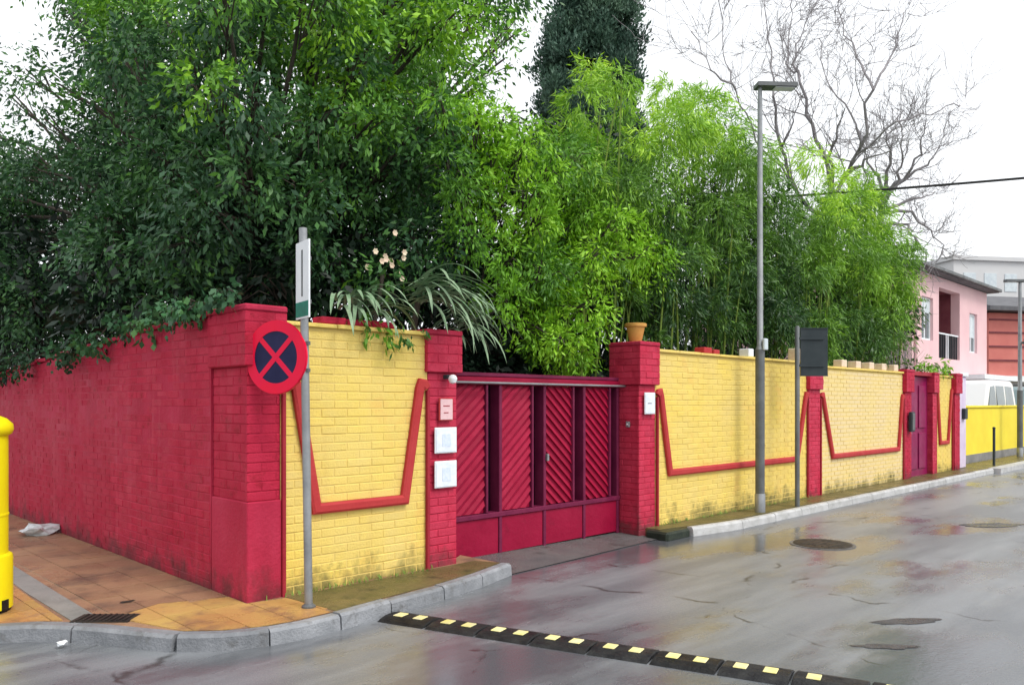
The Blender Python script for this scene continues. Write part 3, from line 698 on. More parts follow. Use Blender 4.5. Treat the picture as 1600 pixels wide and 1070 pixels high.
t = thing('bollard_post', (21.9,5.35,.1), 'thin dark post beside the pale lilac post', 'post')
MB().lathe([(.03,.11),(.03,1.0)], 21.9, 5.35, 10).build('shaft', 'dark_panel', t, smooth=True); MB().lathe([(.034,1.001),(.036,1.03),(.015,1.05)], 21.9, 5.35, 10).build('cap', 'dark_panel', t, smooth=True)
# dark panel sign seen from behind
BX, BY = 11.25, 5.30
t = thing('panel_sign', (BX,BY,.1), 'dark rectangular sign seen from behind on a grey pole beside the red pillar', 'road sign')
MB().lathe([(.035,.104),(.035,2.74),(.02,2.76)], BX, BY, 12).build('pole', 'galv_dark', t, smooth=True)
d = Vector((.707,-.707,0)); nn = Vector((.707,.707,0)); v = Vector((0,0,1))
c = Vector((BX,BY,2.375)) + d*.245
mb = MB(); pbox(mb, c, d, v, nn, .2, .355, -.012, .012); mb.build('panel', 'dark_panel', t)
for dz in (-.2,.2):
    mb = MB(); pbox(mb, c+v*dz-d*.06-nn*.022, d, v, nn, .2, .018, -.009, .009); mb.build('bracket', 'dark_panel', t)
mb = MB()
for sg in (-1,1): pbox(mb, c+v*(sg*.348), d, v, nn, .2, .008, -.02, -.0125)
mb.build('folded_edge', 'dark_panel', t)

# yellow pillar box at the left edge
t = thing('pillar_box', (1.30,6.82,.1), 'bright yellow round pillar post box cut by the left edge', 'post box')
bx, by = 1.30, 6.82
MB().lathe([(.25,.135),(.25,.50),(.245,.515),(.222,.53)], bx, by, 36).build('base', 'post_yellow', t, smooth=True)
MB().lathe([(.235,.104),(.235,.134)], bx, by, 36).build('foot', 'rubber', t)
MB().lathe([(.221,.531),(.221,1.385)], bx, by, 36).build('body', 'post_yellow', t, smooth=True)
MB().lathe([(.225,1.386),(.245,1.40),(.255,1.43),(.25,1.47),(.21,1.51),(.13,1.545),(.03,1.56)], bx, by, 36).build('cap', 'post_yellow', t, smooth=True)
MB().lathe([(.2235,.80),(.2255,.805),(.2255,.815),(.2235,.82)], bx, by, 36).build('band', 'post_yellow', t, smooth=True)
d = Vector((-.6,-.8,0)); u = Vector((.8,-.6,0))
mb = MB(); pbox(mb, Vector((bx,by,1.22))+d*.215, u, v, d, .1, .018, 0, .012); mb.build('slot', 'dark_panel', t)
for a in (-50,):
    a = R(a); mb = MB(); q = Vector((math.cos(a),math.sin(a),0)); pbox(mb, Vector((bx,by,.17))+q*.245, Vector((-q.y,q.x,0)), v, q, .03, .035, -.01, .012); mb.build('anchor_notch', 'rubber', t)

# speed bump of rubber modules
t = thing('speed_bump', (3.6,4.9,0), 'low black rubber speed bump strip with pale yellow reflectors across the road', 'speed bump')
p0 = Vector((3.60,4.92,0)); dr = Vector((.835,-2.66,0)).normalized(); cr_ = Vector((-dr.y,dr.x,0)); 
prof = [(-.15,.001),(-.12,.015),(-.055,.028),(.055,.028),(.12,.015),(.15,.001)]
def bump_mesh(l, c=.012):
    mb = MB(); vs = []
    for s_, k in ((0,.0),(.006,1),(l-.006,1),(l,.0)):
        for (q, z) in prof: vs.append((q, s_, max(.0, z-(0 if k else .008))))
    n = 6; fs = [(i*n+k, i*n+k+1, (i+1)*n+k+1, (i+1)*n+k) for i in range(3) for k in range(5)] + [(5,4,3,2,1,0), tuple(3*n+k for k in range(6))] + [(i*n+5,i*n,(i+1)*n,(i+1)*n+5) for i in range(3)]
    return mb.add(vs, fs).mesh('bump_module', 'rubber')
bmm = bump_mesh(.402)
rfm = MB().cbox(-.048,.048,-.04,.04,0,.008,.004).mesh('reflector', 'reflector')
ang = math.atan2(dr.y, dr.x) - math.pi/2
for i in range(14):
    m = link('bump_module', bmm, None, loc=p0+dr*(i*.418)); m.rotation_euler = (0,0,ang); m.parent = t; m.location = Vector(m.location)-t.location
    for k in (0,1):
        if i in (7,) and k == 1: continue
        r_ = bpy.data.objects.new('reflector', rfm); sc.collection.objects.link(r_); r_.parent = m; r_.location = (.0, .11+k*.175, .0275)

# overhead cable
def cable(a, b, sag, r, label):
    pts = []
    for i in range(25):
        k = i/24; p = Vector(a).lerp(Vector(b), k); p.z -= sag*4*k*(1-k); pts.append(p)
    o = MB().tube(pts, r, 6).build('overhead_cable', 'cable'); tag(o, label, 'cable')
cable((20.5,-1.4,6.15),(14.7,9.9,6.0),.12,.024,'thick dark overhead cable crossing the sky to the bare trees')

# ------------------------------------------------------------------ far buildings and walls
def window(parent, x0, x1, y, z0, z1, fm='white', gm='glass', shutter=0):
    f = MB()
    f.box(x0,x0+.06,y-.03,y+.05,z0,z1); f.box(x1-.06,x1,y-.03,y+.05,z0,z1); f.box(x0+.06,x1-.06,y-.03,y+.05,z0,z0+.06); f.box(x0+.06,x1-.06,y-.03,y+.05,z1-.06,z1)
    f.box((x0+x1)/2-.03,(x0+x1)/2+.03,y-.028,y+.045,z0+.06,z1-.06)
    w_ = f.build('window', fm, parent)
    MB().box(x0+.06,x1-.06,y+.01,y+.02,z0+.06,z1-.06).build('pane', gm, w_)
    if shutter: MB().box(x0+.06,x1-.06,y-.012,y+.0,z1-shutter,z1-.06).build('shutter', 'shutter', w_)
    MB().box(x0-.06,x1+.06,y-.09,y+.0,z0-.07,z0-.002).build('sill', 'white', w_)
def pink_house():
    t = thing('pink_house', (31.6,12,.1), 'two storey pale pink house with a recessed dark balcony behind the low yellow wall', 'house')
    X0, X1, Y0, Y1, Z = 27.3, 35.8, 9.0, 17.0, 6.0
    # facade with openings, built as piers and lintels
    f = MB(); op = [(28.2,29.35,3.75,5.2),(29.95,32.3,3.2,5.65),(33.5,34.5,3.55,5.05)]
    xs = [X0]+[v for o_ in op for v in o_[:2]]+[X1]
    for i in range(0, len(xs), 2): f.box(xs[i], xs[i+1], Y0, Y0+.3, 0, Z)
    for a,b,c,d_ in op: f.box(a,b,Y0,Y0+.3,0,c); f.box(a,b,Y0,Y0+.3,d_,Z)
    f.box(X0,X0+.3,Y0+.301,Y1,0,Z); f.box(X1-.3,X1,Y0+.301,Y1,0,Z); f.box(X0+.3,X1-.3,Y1-.3,Y1,0,Z)
    f.build('wall', 'pink_wall', t)
    window(t, 28.21, 29.34, Y0+.12, 3.76, 5.19, shutter=.5); window(t, 33.51, 34.49, Y0+.12, 3.56, 5.04, shutter=.9)
    b = MB(); b.box(29.95,32.3,Y0+1.4,Y0+1.5,3.2,5.65); b.box(29.80,29.948,Y0+.302,Y0+1.5,3.2,5.65); b.box(32.302,32.45,Y0+.302,Y0+1.5,3.2,5.65); b.box(29.8,32.45,Y0+.302,Y0+1.5,3.05,3.198); b.box(29.8,32.45,Y0+.302,Y0+1.5,5.652,5.8)
    b.build('balcony_recess', 'house_red', t)
    MB().box(30.3,31.2,Y0+1.36,Y0+1.398,3.2,5.2).build('balcony_door', 'glass', t)
    for i in range(12): MB().box(30.0+i*.195,30.035+i*.195,Y0+.05,Y0+.09,3.2,4.05).build('baluster', 'dark_panel' if i not in (5,6) else 'white', t)
    MB().box(29.96,32.29,Y0+.04,Y0+.10,4.052,4.10).build('handrail', 'white', t)
    r = MB(); e = .35; zz = Z+.02; ym = (Y0+Y1)/2
    r.add([(X0-e,Y0-e,zz),(X1+e,Y0-e,zz),(X1+e,Y1+e,zz),(X0-e,Y1+e,zz),(X0-e,Y0-e,zz+.16),(X1+e,Y0-e,zz+.16),(X1+e,Y1+e,zz+.16),(X0-e,Y1+e,zz+.16),(X0+3.5,ym,zz+1.35),(X1-3.5,ym,zz+1.35)],
        [(3,2,1,0),(0,1,5,4),(1,2,6,5),(2,3,7,6),(3,0,4,7),(4,5,9,8),(5,6,9),(6,7,8,9),(7,4,8)])
    r.build('roof', 'roof_dark', t)
    MB().cbox(X0-e-.03,X1+e+.03,Y0-e-.10,Y0-e-.005,zz+.02,zz+.13,.01).build('gutter', 'galv_dark', t)
    MB().tube([(27.5,Y0-.06,.1),(27.5,Y0-.06,6.0)], .05, 8).build('downpipe', 'pink_wall', t)
    MB().box(30.4,35.9,Y0-1.3,Y0-.002,2.45,2.62).build('canopy', 'white', t)
pink_house()
def red_block():
    a = Vector((41.9,10.45)); b = Vector((47.4,7.02)); ang = math.atan2(b.y-a.y, b.x-a.x)
    t = thing('red_building', (41.9,10.45,.1), 'low red banded building with a dark roof at the far right edge', 'building', rz=ang)
    def add(mb, name, mt, par=None):
        o = mb.build(name, mt); o.parent = par or t; o.location = (0,0,-.1) if par is None else (0,0,0); return o
    W = 16
    add(MB().box(0,W,0,9,2.9,5.85), 'wall', 'brick_red_far')
    add(MB().box(0,W,.25,9,0,2.895), 'ground_floor', 'pale_grey')
    for z in (3.6,4.25,4.9,5.5): add(MB().box(0,W,-.05,-.002,z,z+.07), 'band', 'house_red')
    add(MB().box(-.2,W,-.25,9,2.70,2.898), 'ledge', 'white')
    add(MB().add([(-.5,-.6,5.9),(W,-.6,5.9),(W,9.5,5.9),(-.5,9.5,5.9),(-.5,-.6,6.1),(W,-.6,6.1),(W,3.0,7.1),(-.0,3.0,7.1),(W,9.5,6.1),(-.5,9.5,6.1)], [(3,2,1,0),(0,1,5,4),(4,5,6,7),(7,6,8,9),(0,4,7,9,3),(1,2,8,6,5),(2,3,9,8)]), 'roof', 'roof_dark')
    for i in range(5): 
        w_ = add(MB().box(.6+i*3,3.0+i*3,.16,.245,.9,2.5), 'window', 'galv_dark'); add(MB().box(.7+i*3,2.9+i*3,.14,.158,1.0,2.4), 'pane', 'glass', w_)
red_block()
t = thing('pale_building', (66,18.5,0), 'hazy pale grey block far behind the pink house roof', 'building', rz=R(-35))
def addl(mb, name, mt, t, z=0):
    o = mb.build(name, mt); o.parent = t; o.location = (0,0,z); return o
addl(MB().box(-2,4.2,-2,6,0,12.0), 'wall', 'pale_grey', t); addl(MB().box(-2.2,4.4,-2.2,6.2,12.001,12.3), 'roof', 'pale_grey', t)
for zf in (4.2,7,9.8):
    for xf in (-1.2,.5,2.2): addl(MB().box(xf,xf+1,-2.04,-2.001,zf,zf+1.3), 'window', 'shutter', t)
# low yellow wall
t = thing('low_wall', (30,6.3,.1), 'low bright yellow wall beyond the long street wall', 'wall')
MB().cbox(21.2,48,6.20,6.40,.0,1.50,.01).build('rendered_face', 'yellow_far', t); MB().cbox(21.15,48,6.16,6.44,1.502,1.56,.01).build('coping', 'yellow_far', t)
MB().box(21.2,48,6.17,6.198,.05,.28).build('plinth', 'concrete', t)

def van(x, y, mt, label, L_=3.6, H=2.28, name='parked_van'):
    t = thing(name, (x,y,.02), label, 'van'); w2 = .85
    z = .06
    side = [(0,.45),(0,1.15),(.12,1.30),(.72,H-.12),(.95,H-.02),(1.3,H),(L_-.35,H),(L_-.12,H-.1),(L_,1.35),(L_,.45),(L_-.2,.32),(.2,.32)]
    mb = MB(); n = len(side); vs = []
    for yy, k in ((-w2,0),(-w2+.08,1),(w2-.08,1),(w2,0)):
        for sx, sz in side:
            ins = .0 if sz < 1.4 else (.09 if not k else .0); vs.append((x+sx+(.03 if (not k and sx < L_/2) else 0)-(.03 if (not k and sx >= L_/2) else 0), y+yy*(1-(sz-1.3)*.12 if sz > 1.3 else 1), z+sz-(.02 if not k and sz>2 else 0)))
    fs = [(q*n+i, q*n+(i+1)%n, (q+1)*n+(i+1)%n, (q+1)*n+i) for q in range(3) for i in range(n)] + [tuple(range(n-1,-1,-1)), tuple(3*n+i for i in range(n))]
    mb.add(vs, fs).build('body', mt, t)
    for sg in (-1,1):
        def wy(s_): return y+sg*(w2*(1-(s_-1.3)*.12)+.004)
        for pts in ([(.42,1.42),(.84,H-.22),(1.28,H-.18),(1.28,1.42)], [(1.42,1.42),(1.42,H-.18),(2.3,H-.18),(2.3,1.42)], [(2.44,1.42),(2.44,H-.18),(L_-.35,H-.2),(L_-.22,1.42)]):
            v_ = [(x+a, wy(b), z+b) for a,b in pts] + [(x+a, wy(b)-sg*.02, z+b) for a,b in pts]
            MB().add(v_, [(0,1,2,3),(7,6,5,4)]+[(i,(i+1)%4,(i+1)%4+4,i+4) for i in range(4)]).build('side_window', 'glass', t)
        for wx in (.75, L_-.7):
            wh = MB().tube([(x+wx,y+sg*(w2-.14),z+.32),(x+wx,y+sg*(w2+.01),z+.32)], .32, 18).build('wheel', 'tyre', t)
            MB().tube([(x+wx,y+sg*(w2+.011),z+.32),(x+wx,y+sg*(w2+.02),z+.32)], .19, 14).build('rim', 'galv', wh)
    MB().add([(x+.19,y-w2*.78,z+1.37),(x+.19,y+w2*.78,z+1.37),(x+.70,y+w2*.7,z+H-.16),(x+.70,y-w2*.7,z+H-.16),(x+.25,y-w2*.78,z+1.35),(x+.25,y+w2*.78,z+1.35),(x+.76,y+w2*.7,z+H-.2),(x+.76,y-w2*.7,z+H-.2)],
        [(0,1,2,3),(7,6,5,4),(0,4,5,1),(1,5,6,2),(2,6,7,3),(3,7,4,0)]).build('windscreen', 'glass', t)
van(26.3, 7.5, 'car_white', 'white van roof showing over the low yellow wall')
van(30.9, 7.5, 'car_teal', 'grey green van roof showing over the low yellow wall at the right edge', H=2.15)

# ------------------------------------------------------------------ vegetation
# crown clumps: x, y, z, radius, tint (leaf age, with bright spots and dark hollows painted in), density
CL_A = [(3.16,12.65,3.26,0.64,0.08,1.0),(3.12,6.97,3.34,0.41,0.0,1.0),(4.97,6.25,4.37,0.45,0.32,1.0),(6.14,9.09,6.42,0.68,0.12,1.0),(3.19,16.48,5.72,0.87,0.06,1.0),(3.65,8.53,6.29,0.35,0.57,1.0),(3.67,10.79,7.2,0.61,0.8,1.0),(6.84,8.31,6.95,0.47,0.65,1.0),(6.28,7.96,3.96,0.43,0.19,1.0),(5.12,6.34,4.15,0.42,0.13,1.0),(5.95,7.89,5.1,0.38,0.45,1.0),(5.0,7.91,5.05,0.43,0.49,1.0),(3.22,6.42,4.12,0.33,0.02,1.0),(4.47,7.99,4.84,0.34,0.59,1.0),(5.05,6.96,4.13,0.51,0.21,1.0),(4.54,9.98,5.99,0.52,0.0,1.0),(6.27,8.48,3.28,0.64,0.18,1.0),(3.26,6.52,3.59,0.32,0.23,1.0),(4.3,7.96,5.6,0.43,0.66,1.0),(3.74,6.39,3.48,0.34,0.13,1.0),(3.8,13.9,5.04,0.75,0.22,1.0),(6.37,8.23,6.09,0.62,0.51,1.0),(2.95,15.7,4.14,0.55,0.1,1.0),(3.7,9.86,6.63,0.37,0.71,1.0),(3.01,6.67,4.36,0.33,0.65,1.0),(5.18,6.68,6.2,0.29,0.71,1.0),(5.97,9.4,4.8,0.44,0.3,1.0),(3.83,7.7,5.28,0.44,0.26,1.0),(3.35,9.31,3.87,0.32,0.26,1.0),(5.99,7.12,5.4,0.56,0.57,1.0),(4.39,6.29,4.3,0.31,0.51,1.0),(3.95,9.95,5.44,0.4,0.19,1.0),(4.57,7.33,5.1,0.41,0.54,1.0),(6.22,7.15,6.79,0.38,0.59,1.0),(4.13,11.12,6.51,0.59,0.42,1.0),(3.63,9.7,2.84,0.52,0.16,1.0),(3.12,10.19,3.55,0.34,0.15,1.0),(4.2,12.32,3.22,0.61,0.14,1.0),(2.93,11.72,4.62,0.38,0.02,1.0),(5.99,7.21,3.25,0.55,0.15,1.0),(2.94,8.86,3.09,0.49,0.11,1.0),(3.34,7.82,5.57,0.31,0.77,1.0),(3.74,11.78,5.19,0.41,0.01,1.0),(3.35,18.01,2.84,0.65,0.07,1.0),(7.54,7.86,7.09,0.44,0.59,1.0),(5.16,8.0,3.82,0.39,0.09,1.0),(4.15,13.23,7.97,0.52,0.2,1.0),(4.19,11.51,6.09,0.66,0.14,1.0),(3.78,10.26,4.53,0.51,0.07,1.0),(2.95,13.58,5.01,0.42,0.17,1.0),(5.09,6.77,5.97,0.53,0.49,1.0),(6.05,7.76,5.54,0.36,0.6,1.0),(5.45,6.32,5.68,0.51,0.78,1.0),(5.32,7.6,3.66,0.36,0.06,1.0),(3.94,6.49,4.24,0.38,0.28,1.0),(3.31,8.06,4.53,0.42,0.0,1.0),(3.98,7.84,4.24,0.45,0.19,1.0),(3.75,7.78,4.27,0.33,0.15,1.0),(3.02,9.12,3.71,0.3,0.14,1.0),(3.44,9.73,3.68,0.56,0.11,1.0),(6.25,9.04,4.53,0.65,0.35,1.0),(3.87,12.25,6.76,0.59,0.02,1.0),(5.06,7.93,3.54,0.41,0.07,1.0),(6.01,8.78,7.23,0.67,0.77,1.0),(3.01,12.28,2.88,0.68,0.1,1.0),(2.94,8.55,5.16,0.46,0.09,1.0),(6.22,7.82,6.15,0.42,0.59,1.0),(6.01,9.39,3.51,0.64,0.13,1.0),(4.16,10.38,5.93,0.38,0.05,1.0),(3.66,10.35,4.72,0.44,0.0,1.0),(3.61,8.16,4.44,0.36,0.21,1.0),(4.79,7.49,4.38,0.47,0.12,1.0),(3.65,10.45,6.35,0.53,0.62,1.0),(7.27,8.81,4.73,0.64,0.28,1.0),(4.13,8.62,3.38,0.48,0.1,1.0),(4.4,10.55,4.28,0.56,0.21,1.0),(5.43,7.03,3.94,0.39,0.27,1.0),(3.68,9.63,3.87,0.32,0.15,1.0),(4.48,6.94,3.75,0.33,0.33,1.0),(3.2,8.18,4.11,0.45,0.18,1.0),(3.88,12.72,4.97,0.46,0.23,1.0),(4.02,11.26,5.37,0.62,0.09,1.0),(4.56,7.76,5.77,0.55,0.71,1.0),(4.71,7.03,4.79,0.47,0.75,1.0),(3.6,10.29,6.58,0.45,0.52,1.0),(3.89,13.13,8.11,0.67,0.43,1.0),(3.29,13.67,4.27,0.44,0.08,1.0),(4.17,10.5,6.55,0.43,0.21,1.0),(3.15,15.47,3.87,0.79,0.06,1.0),(3.19,7.74,2.63,0.44,0.15,1.0),(4.18,6.7,5.69,0.35,0.33,1.0),(3.45,17.74,5.34,0.85,0.23,1.0),(5.62,9.35,6.27,0.38,0.4,1.0),(3.62,8.59,5.59,0.53,0.3,1.0),(6.99,8.59,7.47,0.4,0.33,1.0),(7.22,7.38,7.17,0.52,0.16,1.0),(2.91,12.87,3.51,0.41,0.06,1.0),(6.0,8.73,5.84,0.39,0.8,1.0),(4.32,7.82,5.96,0.46,0.44,1.0),(4.17,8.32,6.12,0.39,0.02,1.0),(3.94,11.4,5.8,0.48,0.23,1.0),(6.04,7.97,6.48,0.49,0.6,1.0),(4.44,8.7,6.03,0.36,0.25,1.0),(3.04,13.98,3.36,0.64,0.14,1.0),(4.81,7.07,2.99,0.54,0.07,1.0),(5.44,7.76,3.34,0.46,0.11,1.0),(4.34,7.85,6.25,0.52,0.71,1.0),(4.0,7.72,2.95,0.52,0.1,1.0),(3.71,13.96,4.72,0.8,0.15,1.0),(5.4,7.67,4.61,0.41,0.09,1.0),(3.19,8.37,4.53,0.28,0.12,1.0),(4.1,9.41,3.34,0.47,0.08,1.0),(3.09,7.51,3.17,0.45,0.1,1.0),(5.51,7.43,3.71,0.33,0.16,1.0),(3.94,13.74,5.43,0.58,0.27,1.0),(4.77,9.22,5.02,0.57,0.06,1.0),(3.09,9.36,3.51,0.41,0.03,1.0),(4.33,8.13,3.97,0.56,0.16,1.0),(3.51,12.73,3.12,0.63,0.01,1.0),(4.43,7.32,2.98,0.51,0.12,1.0),(5.19,8.09,5.82,0.38,0.54,1.0),(4.19,7.4,4.13,0.28,0.1,1.0),(3.18,14.46,4.19,0.46,0.04,1.0),(4.16,10.94,3.41,0.57,0.1,1.0),(3.62,6.92,5.57,0.37,0.1,1.0),(3.45,10.5,4.58,0.48,0.03,1.0),(5.09,6.33,3.29,0.44,0.09,1.0),(4.3,6.73,5.37,0.48,0.75,1.0),(5.33,6.58,4.75,0.4,0.4,1.0),(3.64,9.13,4.19,0.55,0.21,1.0),(2.97,6.42,5.2,0.37,0.54,1.0),(6.28,8.12,5.11,0.56,0.22,1.0),(3.03,14.51,4.48,0.76,0.1,1.0),(3.56,18.61,3.54,0.72,0.03,1.0),(6.25,9.31,7.21,0.49,0.43,1.0),(5.4,7.96,5.99,0.45,0.39,1.0),(5.25,6.56,5.66,0.38,0.77,1.0),(7.37,7.94,7.54,0.5,0.47,1.0),(4.21,12.67,5.86,0.62,0.32,1.0),(3.24,7.25,3.95,0.35,0.11,1.0),(3.96,6.77,3.16,0.33,0.08,1.0),(3.39,7.36,5.3,0.29,0.09,1.0),(3.81,6.49,5.4,0.42,0.47,1.0),(6.24,8.8,6.23,0.38,0.26,1.0),(4.46,6.65,5.03,0.27,0.2,1.0),(4.05,8.6,3.94,0.38,0.18,1.0),(6.96,8.91,4.94,0.7,0.09,1.0),(3.64,17.09,3.35,0.7,0.03,1.0),(4.24,12.56,7.98,0.58,0.38,1.0),(7.12,8.87,4.38,0.52,0.2,1.0),(3.02,12.57,6.29,0.4,0.24,0.35),(3.13,11.37,5.75,0.37,0.25,0.4),(3.21,14.09,6.36,0.39,0.12,0.3),(2.93,9.38,4.88,0.35,0.31,0.45),(3.05,11.77,5.34,0.38,0.16,0.3),(3.55,12.04,5.31,0.44,0.22,0.4),(3.52,10.55,4.91,0.36,0.22,0.5),(3.24,13.49,5.34,0.43,0.14,0.35),(3.31,11.6,6.8,0.3,0.32,0.35),(3.25,10.9,6.22,0.32,0.29,0.4),(3.39,10.4,5.71,0.35,0.12,0.45),(3.5,9.76,5.67,0.34,0.25,0.5),(3.03,13.68,4.77,0.57,0.11,0.6),(3.27,16.52,6.47,0.56,0.22,0.4),(3.5,9.35,4.99,0.33,0.32,0.5),(7.11,7.22,6.03,0.25,0.33,0.3),(6.37,6.79,5.37,0.21,0.3,0.3),(6.83,6.83,6.18,0.23,0.33,0.35)]
CL_B = [(5.73,6.61,4.75,0.3,0.65,1.0),(6.4,6.36,3.28,0.27,0.42,1.0),(7.4,6.83,4.19,0.32,0.89,1.0),(6.2,5.68,4.12,0.17,0.83,1.0),(6.64,6.32,2.43,0.26,0.76,1.0),(6.99,6.87,4.96,0.28,0.8,1.0),(7.43,6.74,3.72,0.28,0.96,1.0),(7.3,6.21,2.38,0.31,0.83,1.0),(7.28,5.89,3.39,0.23,0.98,1.0),(5.32,5.96,3.31,0.28,0.44,1.0),(5.97,5.75,4.35,0.26,0.93,1.0),(4.96,5.85,3.92,0.26,0.43,1.0),(7.35,6.71,2.92,0.32,0.97,1.0),(8.14,6.38,3.97,0.24,0.78,1.0),(6.94,6.34,2.51,0.2,0.88,1.0),(5.54,5.67,3.08,0.21,0.6,1.0),(5.33,5.85,4.53,0.16,0.91,1.0),(7.72,6.8,2.22,0.37,0.86,1.0),(7.22,5.94,2.73,0.3,0.88,1.0),(4.86,5.78,4.44,0.2,0.68,1.0),(5.74,5.93,4.54,0.19,0.88,1.0),(6.52,5.9,4.11,0.27,0.76,1.0),(5.7,6.11,4.59,0.28,0.98,1.0),(5.8,6.52,4.1,0.3,0.36,1.0),(6.42,5.74,4.35,0.26,0.48,1.0),(6.86,6.56,2.32,0.2,0.44,1.0),(7.67,6.51,4.19,0.28,0.78,1.0),(8.9,6.38,3.48,0.39,0.91,1.0),(7.42,6.58,4.27,0.27,0.47,1.0),(7.54,6.58,3.89,0.36,0.96,1.0),(5.96,5.96,4.23,0.24,0.98,1.0),(5.17,5.83,3.7,0.29,0.54,1.0),(7.79,6.23,3.2,0.27,0.99,1.0),(7.62,6.69,3.11,0.24,0.93,1.0),(8.2,6.13,3.6,0.22,0.9,1.0),(6.92,6.49,3.04,0.34,0.99,1.0),(6.71,6.58,2.91,0.29,0.73,1.0),(6.82,6.41,3.15,0.34,0.36,1.0),(7.09,6.41,3.04,0.33,0.75,1.0),(7.59,6.29,3.99,0.23,0.8,1.0),(7.92,6.02,3.83,0.31,0.88,1.0),(5.66,6.24,4.42,0.22,0.75,1.0),(7.32,6.27,2.23,0.25,0.86,1.0),(8.23,6.67,3.99,0.3,0.96,1.0),(8.83,6.55,3.45,0.29,0.91,1.0),(6.99,6.61,3.63,0.33,0.83,1.0),(5.77,5.99,3.57,0.2,0.78,1.0),(6.03,5.74,3.83,0.21,0.79,1.0),(6.58,6.03,3.16,0.32,0.39,1.0),(5.9,6.11,4.37,0.27,0.81,1.0),(7.13,6.7,2.71,0.25,0.88,1.0),(7.06,6.1,4.49,0.32,0.48,1.0),(5.64,5.96,4.11,0.22,0.81,1.0),(7.86,6.52,4.41,0.26,0.38,1.0),(6.38,6.03,3.62,0.27,0.9,1.0),(8.06,6.77,3.79,0.39,0.85,1.0),(9.02,6.57,3.96,0.35,0.87,1.0),(5.36,5.91,4.39,0.17,0.8,1.0),(7.08,6.74,3.37,0.34,0.67,1.0),(6.54,5.77,2.32,0.19,0.91,1.0),(5.88,6.19,3.84,0.21,0.85,1.0),(5.88,5.93,2.71,0.31,0.67,1.0),(7.69,6.49,3.34,0.31,0.76,1.0),(8.11,5.86,3.47,0.2,0.91,1.0),(7.85,6.77,4.98,0.38,0.75,1.0),(8.77,6.08,3.69,0.28,0.86,1.0),(6.42,6.29,3.48,0.24,0.77,1.0),(6.79,6.21,3.78,0.23,0.8,1.0)]
